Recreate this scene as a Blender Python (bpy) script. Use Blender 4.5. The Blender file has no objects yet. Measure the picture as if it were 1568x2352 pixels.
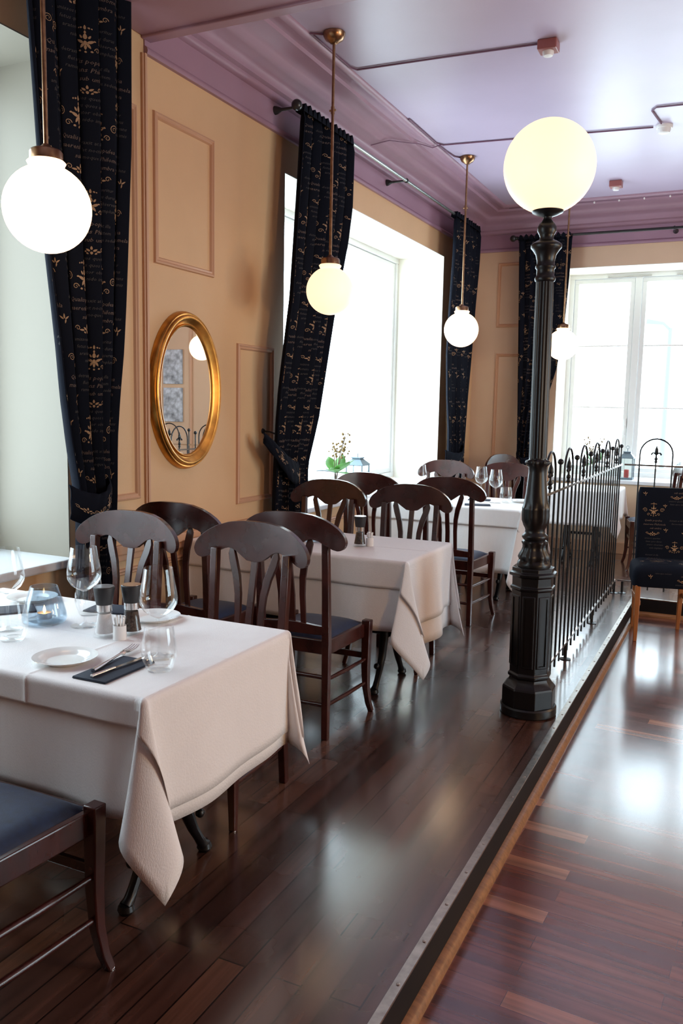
import bpy, bmesh, math, random
from mathutils import Vector, Matrix
PI = math.pi
random.seed(7)
S = bpy.context.scene
C = S.collection

# ---------------------------------------------------------------- camera
F_PX, YAW, PITCH, ROLL = 1925.0, 0.443115, 0.12522, 0.019721
cam = bpy.data.cameras.new('camera')
cam.sensor_fit = 'AUTO'; cam.sensor_width = 36.0
cam.lens = F_PX / 2352 * 36.0
cam.clip_start = 0.05; cam.clip_end = 200
cam_o = bpy.data.objects.new('camera', cam); C.objects.link(cam_o)
fwd = Vector((-math.sin(YAW) * math.cos(PITCH), math.cos(YAW) * math.cos(PITCH), -math.sin(PITCH)))
rgt = Vector((math.cos(YAW), math.sin(YAW), 0)); upv = rgt.cross(fwd)
r2 = math.cos(ROLL) * rgt + math.sin(ROLL) * upv
u2 = -math.sin(ROLL) * rgt + math.cos(ROLL) * upv
M3 = Matrix((r2, u2, -fwd)).transposed()
cam_o.matrix_world = Matrix.Translation((0, 0, 1.5)) @ M3.to_4x4()
S.camera = cam_o

# ---------------------------------------------------------------- world, light, exposure
S.view_settings.view_transform = 'Standard'
S.view_settings.look = 'None'
S.view_settings.gamma = 1.0
S.view_settings.use_curve_mapping = False
S.view_settings.exposure = 0.80
SKY = 5.6
w = bpy.data.worlds.new('world'); S.world = w; w.use_nodes = True
bg = w.node_tree.nodes['Background']
bg.inputs[0].default_value = (0.74, 0.88, 1.0, 1); bg.inputs[1].default_value = SKY
S.cycles.max_bounces = 10; S.cycles.diffuse_bounces = 5; S.cycles.glossy_bounces = 5
S.cycles.transmission_bounces = 8; S.cycles.transparent_max_bounces = 24
S.cycles.caustics_reflective = False; S.cycles.caustics_refractive = False
S.cycles.sample_clamp_indirect = 6.0

def portal(name, loc, size, rot):
    l = bpy.data.lights.new(name, 'AREA'); l.shape = 'RECTANGLE'
    l.size, l.size_y = size; l.cycles.is_portal = True
    o = bpy.data.objects.new(name, l); C.objects.link(o); o.location = loc; o.rotation_euler = rot
# area portals only guide the sky light in through the window openings
portal('portal_side_far', (-3.30, 6.55, 1.88), (2.2, 3.2), (0, -PI / 2, 0))
portal('portal_side_near', (-3.30, 1.95, 1.88), (2.2, 2.0), (0, -PI / 2, 0))
portal('portal_end', (-0.80, 9.75, 1.88), (2.15, 2.2), (-PI / 2, 0, 0))
portal('portal_right', (5.55, 4.4, 1.7), (2.6, 3.2), (0, PI / 2, 0))

def fill_light(name, loc, power, col=(1.0, 0.62, 0.30), r=0.14):
    l = bpy.data.lights.new(name, 'POINT'); l.energy = power; l.color = col; l.shadow_soft_size = r
    o = bpy.data.objects.new(name, l); C.objects.link(o); o.location = loc
# added warm fill lights, out of view on the right, without fixtures
fill_light('warm_fill', (1.9, 2.3, 1.6), 52)
fill_light('warm_fill', (2.0, 5.4, 1.7), 34)

# ---------------------------------------------------------------- materials
def new_mat(name):
    m = bpy.data.materials.new(name); m.use_nodes = True
    nt = m.node_tree
    return m, nt, nt.nodes['Principled BSDF'], nt.nodes, nt.links
def pmat(name, col, rough=0.5, metal=0.0, coat=0.0, noise=0.0, nscale=12.0, bump=0.0, bscale=200.0, sheen=0.0, spec=0.5, stretch=None):
    m, nt, b, N, L = new_mat(name)
    b.inputs['Base Color'].default_value = (*col, 1); b.inputs['Roughness'].default_value = rough
    b.inputs['Metallic'].default_value = metal; b.inputs['Coat Weight'].default_value = coat
    b.inputs['Coat Roughness'].default_value = 0.12; b.inputs['Sheen Weight'].default_value = sheen
    b.inputs['Specular IOR Level'].default_value = spec
    tc = N.new('ShaderNodeTexCoord')
    src = tc.outputs['Object']
    if stretch:
        mp = N.new('ShaderNodeMapping'); mp.inputs['Scale'].default_value = stretch
        L.new(src, mp.inputs[0]); src = mp.outputs[0]
    if noise:
        n = N.new('ShaderNodeTexNoise'); n.inputs['Scale'].default_value = nscale; n.inputs['Detail'].default_value = 5
        L.new(src, n.inputs[0])
        r = N.new('ShaderNodeValToRGB')
        r.color_ramp.elements[0].position = 0.3; r.color_ramp.elements[1].position = 0.7
        r.color_ramp.elements[0].color = (*[c * (1 - noise) for c in col], 1)
        r.color_ramp.elements[1].color = (*[min(1, c * (1 + noise)) for c in col], 1)
        L.new(n.outputs[0], r.inputs[0]); L.new(r.outputs[0], b.inputs['Base Color'])
    if bump:
        n2 = N.new('ShaderNodeTexNoise'); n2.inputs['Scale'].default_value = bscale; n2.inputs['Detail'].default_value = 3
        L.new(src, n2.inputs[0])
        bp = N.new('ShaderNodeBump'); bp.inputs['Strength'].default_value = bump; bp.inputs['Distance'].default_value = 0.004
        L.new(n2.outputs[0], bp.inputs['Height']); L.new(bp.outputs[0], b.inputs['Normal'])
    return m
def emat(name, col, strength):
    m, nt, b, N, L = new_mat(name)
    b.inputs['Base Color'].default_value = (0.5, 0.48, 0.42, 1); b.inputs['Roughness'].default_value = 0.55
    b.inputs['Emission Color'].default_value = (*col, 1); b.inputs['Emission Strength'].default_value = strength
    return m
def gmat(name, tint=(1, 1, 1), base=0.04, gain=0.9):
    m = bpy.data.materials.new(name); m.use_nodes = True
    nt = m.node_tree; N = nt.nodes; L = nt.links
    N.remove(N['Principled BSDF']); out = N['Material Output']
    t = N.new('ShaderNodeBsdfTransparent'); t.inputs[0].default_value = (*tint, 1)
    g = N.new('ShaderNodeBsdfGlossy'); g.inputs['Roughness'].default_value = 0.02; g.inputs[0].default_value = (1, 1, 1, 1)
    fr = N.new('ShaderNodeLayerWeight'); fr.inputs[0].default_value = 0.25
    mr = N.new('ShaderNodeMapRange'); mr.inputs['To Min'].default_value = base; mr.inputs['To Max'].default_value = gain
    pw = N.new('ShaderNodeMath'); pw.operation = 'POWER'; pw.inputs[1].default_value = 2.2
    L.new(fr.outputs['Facing'], pw.inputs[0]); L.new(pw.outputs[0], mr.inputs[0])
    mx = N.new('ShaderNodeMixShader')
    L.new(mr.outputs[0], mx.inputs[0]); L.new(t.outputs[0], mx.inputs[1]); L.new(g.outputs[0], mx.inputs[2])
    L.new(mx.outputs[0], out.inputs[0])
    return m
def plank_mat(name, c1, c2, c3, bw, rh, rot, rough, coat, gap=0.0015):
    m, nt, b, N, L = new_mat(name)
    tc = N.new('ShaderNodeTexCoord'); mp = N.new('ShaderNodeMapping'); mp.inputs['Rotation'].default_value = (0, 0, rot)
    L.new(tc.outputs['Object'], mp.inputs[0])
    br = N.new('ShaderNodeTexBrick'); br.inputs['Scale'].default_value = 1.0
    br.inputs['Brick Width'].default_value = bw; br.inputs['Row Height'].default_value = rh
    br.inputs['Mortar Size'].default_value = gap; br.inputs['Mortar Smooth'].default_value = 0.1
    br.inputs['Color1'].default_value = (0, 0, 0, 1); br.inputs['Color2'].default_value = (1, 1, 1, 1)
    br.inputs['Mortar'].default_value = (0, 0, 0, 1); br.offset = 0.37; br.offset_frequency = 2
    L.new(mp.outputs[0], br.inputs[0])
    cr = N.new('ShaderNodeValToRGB'); e = cr.color_ramp.elements
    e[0].color = (*c1, 1); e[0].position = 0.0; e[1].color = (*c2, 1); e[1].position = 0.86
    e3 = cr.color_ramp.elements.new(0.985); e3.color = (*c3, 1)
    L.new(br.outputs['Color'], cr.inputs[0])
    mp2 = N.new('ShaderNodeMapping'); mp2.inputs['Scale'].default_value = (1.0, 16.0, 1.0); L.new(mp.outputs[0], mp2.inputs[0])
    n = N.new('ShaderNodeTexNoise'); n.inputs['Scale'].default_value = 2.0; n.inputs['Detail'].default_value = 6; L.new(mp2.outputs[0], n.inputs[0])
    mr = N.new('ShaderNodeMapRange'); mr.inputs['From Min'].default_value = 0.3; mr.inputs['From Max'].default_value = 0.7
    mr.inputs['To Min'].default_value = 0.55; mr.inputs['To Max'].default_value = 1.35; L.new(n.outputs[0], mr.inputs[0])
    mu = N.new('ShaderNodeMix'); mu.data_type = 'RGBA'; mu.blend_type = 'MULTIPLY'; mu.inputs[0].default_value = 1
    L.new(cr.outputs[0], mu.inputs[6]); L.new(mr.outputs[0], mu.inputs[7])
    mg = N.new('ShaderNodeMix'); mg.data_type = 'RGBA'; mg.inputs[7].default_value = (c1[0] * .25, c1[1] * .25, c1[2] * .25, 1)
    L.new(br.outputs['Fac'], mg.inputs[0]); L.new(mu.outputs[2], mg.inputs[6]); L.new(mg.outputs[2], b.inputs['Base Color'])
    n2 = N.new('ShaderNodeTexNoise'); n2.inputs['Scale'].default_value = 3.5; n2.inputs['Detail'].default_value = 4; L.new(tc.outputs['Object'], n2.inputs[0])
    m2 = N.new('ShaderNodeMapRange'); m2.inputs['To Min'].default_value = rough * .75; m2.inputs['To Max'].default_value = rough * 1.35
    L.new(n2.outputs[0], m2.inputs[0]); L.new(m2.outputs[0], b.inputs['Roughness'])
    b.inputs['Coat Weight'].default_value = coat; b.inputs['Coat Roughness'].default_value = 0.17; b.inputs['Coat IOR'].default_value = 1.62
    bp = N.new('ShaderNodeBump'); bp.inputs['Strength'].default_value = 0.05; bp.inputs['Distance'].default_value = 0.001
    L.new(n.outputs[0], bp.inputs['Height']); L.new(bp.outputs[0], b.inputs['Normal'])
    return m

MT = dict(
    wall=pmat('lampglow_wallpaper', (0.70, 0.455, 0.245), 0.62, bump=0.25, bscale=260, noise=0.03, nscale=3),  # cream paper; warm lamp glow is put into its orange tint
    endwall=pmat('less_glow_wallpaper', (0.66, 0.475, 0.32), 0.62, bump=0.2, bscale=260, noise=0.03, nscale=3),  # same room's wallpaper with less lamp glow put into the colour
    reveal=pmat('pale_reveal_paint', (0.80, 0.76, 0.66), 0.6),
    shadedreveal=pmat('shaded_reveal_paint', (0.265, 0.235, 0.185), 0.6),  # reveal colour darkened to stand in for shade in the nearest recess
    moulding=pmat('tan_moulding', (0.60, 0.35, 0.21), 0.5),
    mauve=pmat('mauve_paint', (0.36, 0.215, 0.285), 0.42, noise=0.05, nscale=2.5, bump=0.08, bscale=60),
    ceil=pmat('lilac_ceiling_paint', (0.48, 0.40, 0.53), 0.36, noise=0.04, nscale=2.0, bump=0.06, bscale=40),
    white=pmat('white_paint', (0.82, 0.83, 0.82), 0.4),
    sill=pmat('white_sill', (0.80, 0.82, 0.84), 0.3),
    floor=plank_mat('dark_stained_planks', (0.046, 0.020, 0.015), (0.092, 0.038, 0.026), (0.14, 0.062, 0.038), 1.3, 0.085, PI / 2, 0.25, 0.95, 0.0026),
    parquet=plank_mat('red_parquet', (0.105, 0.030, 0.022), (0.175, 0.055, 0.034), (0.34, 0.15, 0.085), 0.62, 0.072, 0.06, 0.18, 0.9, 0.0007),
    black=pmat('black_board', (0.006, 0.004, 0.004), 0.6, spec=0.25),
    trimwood=pmat('brown_trim_wood', (0.26, 0.115, 0.045), 0.4, noise=0.3, nscale=8, stretch=(1, 8, 8)),
    brass=pmat('dull_metal_strip', (0.42, 0.38, 0.34), 0.32, 1.0, noise=0.2, nscale=30),
    steel=pmat('steel', (0.72, 0.71, 0.70), 0.2, 1.0),
    chrome=pmat('dull_chrome', (0.50, 0.48, 0.46), 0.25, 1.0),
    bronze=pmat('aged_brass', (0.30, 0.17, 0.09), 0.28, 1.0, noise=0.25, nscale=30),
    iron=pmat('black_iron', (0.005, 0.005, 0.006), 0.36, 0.0, coat=0.0, spec=0.4, bump=0.05, bscale=120),
    mahogany=pmat('mahogany', (0.046, 0.0105, 0.008), 0.27, 0, coat=0.25, noise=0.35, nscale=9, stretch=(1, 3, 1)),
    navy=pmat('navy_upholstery', (0.004, 0.015, 0.050), 0.7, sheen=0.10, noise=0.3, nscale=40, bump=0.2, bscale=400),
    cloth=pmat('white_damask', (0.86, 0.84, 0.83), 0.75, bump=0.35, bscale=500, noise=0.012, nscale=60, stretch=(1.0, 0.3, 0.3)),
    drape=pmat('midnight_fabric', (0.006, 0.0075, 0.013), 0.9, spec=0.08, sheen=0.0, bump=0.15, bscale=600),
    gold=pmat('gold_print', (0.34, 0.20, 0.10), 0.6),
    midgold=pmat('mid_brown_print', (0.13, 0.085, 0.065), 0.65),
    dimgold=pmat('dim_brown_print', (0.050, 0.042, 0.040), 0.7),
    rod=pmat('graphite_rod', (0.045, 0.045, 0.045), 0.28, 0.6),
    poleglint=pmat('grey_green_metal', (0.30, 0.32, 0.30), 0.25, 0.9),
    gilt=pmat('gilt', (0.60, 0.29, 0.065), 0.32, 1.0, noise=0.3, nscale=14),
    mirror=pmat('silvered_glass', (0.92, 0.92, 0.90), 0.01, 1.0),
    opal=emat('opal_glass_lit', (1.0, 0.64, 0.35), 2.0),
    opal_y=emat('opal_glass_lit_warm', (1.0, 0.68, 0.40), 0.86),
    glass=gmat('clear_glass', (0.985, 0.99, 0.99), 0.03, 0.85),
    pane=gmat('window_glass', (0.97, 0.99, 0.98), 0.03, 0.6),
    jarglass=gmat('mill_glass', (0.99, 0.99, 0.99), 0.02, 0.4),
    smoke=gmat('smoky_glass', (0.80, 0.85, 0.89), 0.05, 0.8),
    porcelain=pmat('porcelain', (0.86, 0.86, 0.85), 0.12, coat=0.4),
    salt=pmat('salt', (0.85, 0.84, 0.84), 0.9, bump=0.5, bscale=500),
    pepper=pmat('peppercorns', (0.045, 0.03, 0.024), 0.7, noise=0.9, nscale=160, bump=0.9, bscale=200),
    rubber=pmat('black_rubber', (0.018, 0.019, 0.022), 0.5),
    captop=pmat('grey_cap_top', (0.35, 0.35, 0.36), 0.3, 0.6),
    napkin=pmat('navy_napkin', (0.010, 0.016, 0.035), 0.8, bump=0.2, bscale=700),
    wax=emat('lit_wax', (1.0, 0.42, 0.10), 0.6),
    flame=emat('flame', (1.0, 0.62, 0.22), 9.0),
    tin=pmat('aluminium', (0.62, 0.62, 0.64), 0.3, 1.0),
    leaf=pmat('leaf_green', (0.10, 0.30, 0.05), 0.45, noise=0.3, nscale=10),
    twig=pmat('twig_brown', (0.12, 0.08, 0.05), 0.7),
    petal=pmat('ochre_petal', (0.22, 0.14, 0.04), 0.6),
    greyleaf=pmat('grey_leaf', (0.25, 0.28, 0.30), 0.6),
    lantern=pmat('blue_grey_tin', (0.16, 0.22, 0.26), 0.45, 0.3),
    redwax=pmat('red_wax', (0.45, 0.03, 0.03), 0.4),
    beech=pmat('orange_beech', (0.36, 0.13, 0.04), 0.35, coat=0.3, noise=0.15, nscale=8, stretch=(6, 6, 1)),
    cable=pmat('mauve_cable', (0.17, 0.08, 0.13), 0.5),
    alarm=pmat('dull_red_plastic', (0.30, 0.10, 0.09), 0.4),
    detector=pmat('white_plastic', (0.78, 0.76, 0.74), 0.4),
    canvas=pmat('grey_blue_painting', (0.42, 0.48, 0.54), 0.7, noise=0.6, nscale=14),
    galv=pmat('galvanised_steel', (0.10, 0.11, 0.12), 0.5),
)

# ---------------------------------------------------------------- mesh helpers
def add_box(bm, x0, x1, y0, y1, z0, z1):
    v = [bm.verts.new((x, y, z)) for z in (z0, z1) for y in (y0, y1) for x in (x0, x1)]
    for f in ((0, 2, 3, 1), (4, 5, 7, 6), (0, 1, 5, 4), (2, 6, 7, 3), (0, 4, 6, 2), (1, 3, 7, 5)):
        bm.faces.new([v[i] for i in f])
def skin_rings(bm, rings, closed=True, cap=True):
    n = len(rings[0])
    for a, b in zip(rings[:-1], rings[1:]):
        for i in range(n if closed else n - 1):
            j = (i + 1) % n
            bm.faces.new((a[i], a[j], b[j], b[i]))
    if cap and closed:
        bm.faces.new(list(reversed(rings[0]))); bm.faces.new(rings[-1])
def add_tube(bm, pts, r, n=10, cap=True, flat=None):
    pts = [Vector(p) for p in pts]; k = len(pts)
    rr = r if isinstance(r, (list, tuple)) else [r] * k
    rings = []; ref = None
    for i, p in enumerate(pts):
        t = (pts[min(i + 1, k - 1)] - pts[max(i - 1, 0)]).normalized()
        if ref is None:
            ref = Vector((0, 0, 1)) if abs(t.z) < 0.9 else Vector((1, 0, 0))
        a = (ref - t * ref.dot(t)).normalized(); ref = a; b = t.cross(a)
        ring = []
        for q in range(n):
            th = 2 * PI * q / n + (PI / 4 if n == 4 else 0)
            fb = flat if flat else 1.0
            ring.append(bm.verts.new(p + (a * math.cos(th) + b * math.sin(th) * fb) * rr[i]))
        rings.append(ring)
    skin_rings(bm, rings, True, cap)
def add_lathe(bm, prof, n=32, loc=(0, 0, 0), rad=None, rot0=0.0, cap=True):
    rings = []
    for r, z in prof:
        ring = []
        for q in range(n):
            th = 2 * PI * q / n + rot0
            k = rad(th, z) if rad else 1.0
            rq = max(r, 1e-4) * k
            ring.append(bm.verts.new((loc[0] + rq * math.cos(th), loc[1] + rq * math.sin(th), loc[2] + z)))
        rings.append(ring)
    skin_rings(bm, rings, True, cap)
def add_sphere(bm, c, r, nu=16, nv=10, sz=1.0):
    add_lathe(bm, [(r * math.sin(PI * i / nv), -r * sz * math.cos(PI * i / nv)) for i in range(nv + 1)], nu, c)
def add_poly_prism(bm, outline, fn0, fn1):
    a = [bm.verts.new(fn0(p)) for p in outline]; b = [bm.verts.new(fn1(p)) for p in outline]
    n = len(a)
    for i in range(n):
        j = (i + 1) % n
        bm.faces.new((a[i], a[j], b[j], b[i]))
    bm.faces.new(list(reversed(a))); bm.faces.new(b)
def obj(name, bm, mat, parent=None, smooth=35, bevel=0.0, loc=None):
    bmesh.ops.recalc_face_normals(bm, faces=bm.faces)
    me = bpy.data.meshes.new(name); bm.to_mesh(me); bm.free()
    for m in (mat if isinstance(mat, (list, tuple)) else [mat]): me.materials.append(m)
    if smooth:
        for p in me.polygons: p.use_smooth = True
        me.set_sharp_from_angle(angle=math.radians(smooth))
    o = bpy.data.objects.new(name, me); C.objects.link(o)
    if parent is not None: o.parent = parent
    if loc is not None: o.location = loc
    if bevel:
        b = o.modifiers.new('bevel', 'BEVEL'); b.width = bevel; b.segments = 2; b.limit_method = 'ANGLE'; b.angle_limit = math.radians(40)
    return o
def thing(name, label, cat, loc=(0, 0, 0), rz=0.0, group=None):
    o = bpy.data.objects.new(name, None); C.objects.link(o); o.empty_display_size = 0.1
    o.location = loc; o.rotation_euler = (0, 0, rz); o['label'] = label; o['category'] = cat
    if group: o['group'] = group
    return o
def tag(o, label, cat, group=None):
    o['label'] = label; o['category'] = cat
    if group: o['group'] = group
    return o
def struct(o, label=None):
    o['kind'] = 'structure'
    if label: o['label'] = label
    return o
def dup(root, loc=None, rz=None, label=None, group=None):
    r = root.copy(); C.objects.link(r)
    if loc is not None: r.location = loc
    if rz is not None: r.rotation_euler = (0, 0, rz)
    if label: r['label'] = label
    if group: r['group'] = group
    for ch in list(root.children):
        c = ch.copy(); C.objects.link(c); c.parent = r
        for g in list(ch.children):
            d = g.copy(); C.objects.link(d); d.parent = c
    return r
B = bmesh.new
def lerp(a, b, t): return a + (b - a) * t
def interp(tab, x):
    tab = sorted(tab)
    if x <= tab[0][0]: return tab[0][1]
    for (a, fa), (b, fb) in zip(tab[:-1], tab[1:]):
        if x <= b:
            t = (x - a) / (b - a); return lerp(fa, fb, t)
    return tab[-1][1]

# ---------------------------------------------------------------- structure: floors, walls, ceiling
XW, YB, ZC = -2.80, 9.25, 3.60      # left wall face, end wall face, ceiling
XR, YF = 5.20, -4.0
LOW = -0.135                          # lower floor
XS, YS = -0.70, 7.08                  # step edge of the platform
WD = 0.48                             # depth of window recess
bm = B(); add_box(bm, XW - 0.6, XS - 0.002, YF - 0.2, YB + 0.6, -0.30, 0.0); add_box(bm, XS - 0.002, XR + 0.3, YS + 0.002, YB + 0.6, -0.30, 0.0)
struct(obj('floor', bm, MT['floor'], smooth=0), 'raised dark plank floor')
bm = B(); add_box(bm, XS - 0.002, XR + 0.3, YF - 0.2, YS + 0.002, -0.40, LOW)
struct(obj('floor_lower', bm, MT['parquet'], smooth=0), 'lower red-brown parquet floor')

def wall_left():
    bm = B(); x0, x1 = XW - 0.58, XW
    add_box(bm, x0, x1, YF - 0.2, .95, 0, ZC)
    for a, b in ((.95, 2.95), (4.94, 8.16)):
        add_box(bm, x0, x1, a, b, 0, 0.735); add_box(bm, x0, x1, a, b, 3.0, ZC)
    add_box(bm, x0, x1, 2.95, 4.94, 0, ZC); add_box(bm, x0, x1, 8.16, YB + 0.58, 0, ZC)
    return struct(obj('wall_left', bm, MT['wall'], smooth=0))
wall_left()
X3A, X3B = -1.86, 0.27
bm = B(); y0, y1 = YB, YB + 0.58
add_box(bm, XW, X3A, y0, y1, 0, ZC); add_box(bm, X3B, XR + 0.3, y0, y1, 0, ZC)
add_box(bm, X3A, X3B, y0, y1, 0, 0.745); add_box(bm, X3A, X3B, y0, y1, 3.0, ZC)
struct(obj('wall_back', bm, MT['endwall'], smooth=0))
bm = B()
for a, b in ((YF - 0.2, 2.8), (6.0, YB)): add_box(bm, XR, XR + 0.3, a, b, -0.4, ZC)
for a, b in ((2.8, 6.0),): add_box(bm, XR, XR + 0.3, a, b, -0.4, 0.4); add_box(bm, XR, XR + 0.3, a, b, 3.0, ZC)
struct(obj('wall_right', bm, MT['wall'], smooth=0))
bm = B(); add_box(bm, XW, XR, YF - 0.2, YF, -0.4, ZC)
struct(obj('wall_front', bm, MT['trimwood'], smooth=0))  # unseen wall; dark wood picked to cut bounce light on the tablecloth
bm = B(); add_box(bm, XW - 0.6, XR + 0.3, YF - 0.2, YB + 0.6, ZC, ZC + 0.2)
struct(obj('ceiling', bm, MT['ceil'], smooth=0))

# linings of the two recesses seen in the left wall and of the end recess
def lining(name, boxes, m='reveal'):
    bm = B()
    for b in boxes: add_box(bm, *b)
    struct(obj(name, bm, MT[m], smooth=0))
e = 0.006
lining('trim_1', [(XW - WD, XW, 8.16 - e, 8.16 + .001, .77, 3.0), (XW - WD, XW, 4.939, 4.94 + e, .77, 3.0), (XW - WD, XW, 4.94, 8.16, 3.0 - e, 3.0)])
lining('trim_2', [(XW - WD, XW, 2.95 - e, 2.951, .77, 3.0), (XW - WD, XW, .949, .95 + e, .77, 3.0), (XW - WD, XW, .95, 2.95, 3.0 - e, 3.0)], 'shadedreveal')
lining('trim_3', [(X3A - .001, X3A + e, YB, YB + WD, .78, 3.0), (X3B - e, X3B + .001, YB, YB + WD, .78, 3.0), (X3A, X3B, YB, YB + WD, 3.0 - e, 3.0)])

# cornice: mauve frieze and stepped cove along left and end wall
prof = [(0, 3.205), (.022, 3.205), (.026, 3.218), (.022, 3.235), (.008, 3.245), (.004, 3.385), (.028, 3.392), (.036, 3.405), (.036, 3.422), (.060, 3.432),
        (.066, 3.470), (.085, 3.486), (.130, 3.500), (.165, 3.510), (.175, 3.530), (.215, 3.545), (.270, 3.556), (.310, 3.560), (.318, 3.580), (.352, 3.584),
        (.375, 3.576), (.405, 3.576), (.420, 3.588), (.424, 3.6), (0, 3.6)]
bm = B(); rows = []
for y, mit in ((3.52, 0), (YB, 1)):
    rows.append([bm.verts.new((XW + d, y - (d if mit else 0), z)) for d, z in prof])
rows.append([bm.verts.new((XR, YB - d, z)) for d, z in prof])
skin_rings(bm, rows, True, True)
struct(obj('trim_4', bm, MT['mauve'], smooth=50), 'mauve stepped cornice')
bm = B(); rows = []
for y in (YF, 3.2): rows.append([bm.verts.new((XW + d, y, z)) for d, z in prof])
skin_rings(bm, rows, True, True)
struct(obj('trim_5', bm, MT['mauve'], smooth=50))
# ceiling beam across the room
bm = B(); add_box(bm, XW, XR, 3.16, 3.555, 3.285, ZC); add_box(bm, XW, XR, 3.50, 3.57, 3.272, 3.30); add_box(bm, XW, XR, 3.145, 3.20, 3.272, 3.30)
add_box(bm, XW, XR, 3.10, 3.63, 3.50, ZC)
struct(obj('beam', bm, MT['mauve'], smooth=0, bevel=.006), 'mauve ceiling beam')

# wall mouldings: raised rectangular frames
def frame_moulding(bm, u0, u1, v0, v1, put, w=.036, h=.016):
    pr = [(0, 0), (.004, h * .8), (.012, h), (w * .55, h * .55), (w * .8, h * .75), (w, 0)]
    loops = []
    for d, hh in pr:
        loops.append([bm.verts.new(put(u, v, hh)) for u, v in ((u0 + d, v0 + d), (u1 - d, v0 + d), (u1 - d, v1 - d), (u0 + d, v1 - d))])
    for a, b in zip(loops[:-1], loops[1:]):
        for i in range(4): bm.faces.new((a[i], a[(i + 1) % 4], b[(i + 1) % 4], b[i]))
putL = lambda u, v, h: (XW + h, u, v)
putB = lambda u, v, h: (u, YB - h, v)
k = 6
for args in ((3.585, 4.125, 2.215, 2.965, putL), (4.372, 4.812, .885, 1.868, putL), (2.99, 3.455, 1.005, 2.945, putL),
             (-2.545, -1.95, 2.40, 3.09, putB), (-2.535, -1.95, .86, 2.115, putB)):
    bm = B(); frame_moulding(bm, *args); struct(obj('trim_%d' % k, bm, MT['moulding'], smooth=30), 'rectangular wall panel moulding'); k += 1
bm = B(); add_box(bm, XW, XW + .014, 3.495, 3.533, .10, 3.205); add_box(bm, XW, XW + .022, 3.505, 3.522, .10, 3.205)
struct(obj('trim_11', bm, MT['moulding'], smooth=0, bevel=.003)); 
bm = B()
for a, b in ((2.95, 4.94), (8.16, YB), ): add_box(bm, XW, XW + .03, a, b, .735, .785); add_box(bm, XW, XW + .018, a, b, .70, .735)
add_box(bm, XW, X3A, YB - .03, YB, .735, .785)
struct(obj('trim_12', bm, MT['moulding'], smooth=0, bevel=.006))
for n_, args in enumerate(((3.0, 3.48, .17, .66, putL), (3.56, 4.9, .17, .66, putL), (5.05, 6.5, .17, .66, putL), (6.6, 8.05, .17, .66, putL), (.7, 2.85, .17, .62, putL))):
    bm = B(); frame_moulding(bm, *args); struct(obj('trim_%d' % (13 + n_), bm, MT['moulding'], smooth=30))
bm = B(); add_box(bm, XW, XW + .02, YF, YB, 0, .12); struct(obj('baseboard_left', bm, MT['moulding'], smooth=0, bevel=.004))
bm = B(); add_box(bm, XW, XR, YB - .02, YB, 0, .12); struct(obj('baseboard_back', bm, MT['moulding'], smooth=0, bevel=.004))

# platform step: metal nosing with screws, black riser, brown strip
bm = B(); add_box(bm, XS - .026, XS + .001, YF, YS + .001, -.004, .003); add_box(bm, XS - .026, XR, YS - .001, YS + .026, -.004, .003)
y = -3.9
while y < 7.0:
    add_lathe(bm, [(.0055, .002), (.0055, .0045), (.003, .006)], 8, (XS - .011, y, 0)); y += .20
struct(obj('trim_20', bm, MT['brass'], smooth=30), 'screwed metal nosing strip on the platform edge')
bm = B(); add_box(bm, XS - .004, XS, YF, YS, LOW, -.004); add_box(bm, XS - .004, XR, YS, YS + .004, LOW, -.004)
struct(obj('trim_21', bm, MT['black'], smooth=0), 'black riser of the platform')
bm = B()
qr = [(0, 0), (.030, 0), (.029, .010), (.022, .022), (.010, .029), (0, .030)]
rows = []
for y, mi in ((YF, 0), (YS, 1)): rows.append([bm.verts.new((XS + d, y - (d if mi else 0), LOW + z)) for d, z in qr])
rows.append([bm.verts.new((XR, YS - d, LOW + z)) for d, z in qr])
skin_rings(bm, rows, True, True)
struct(obj('trim_22', bm, MT['trimwood'], smooth=40), 'brown strip at the foot of the riser')

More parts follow.
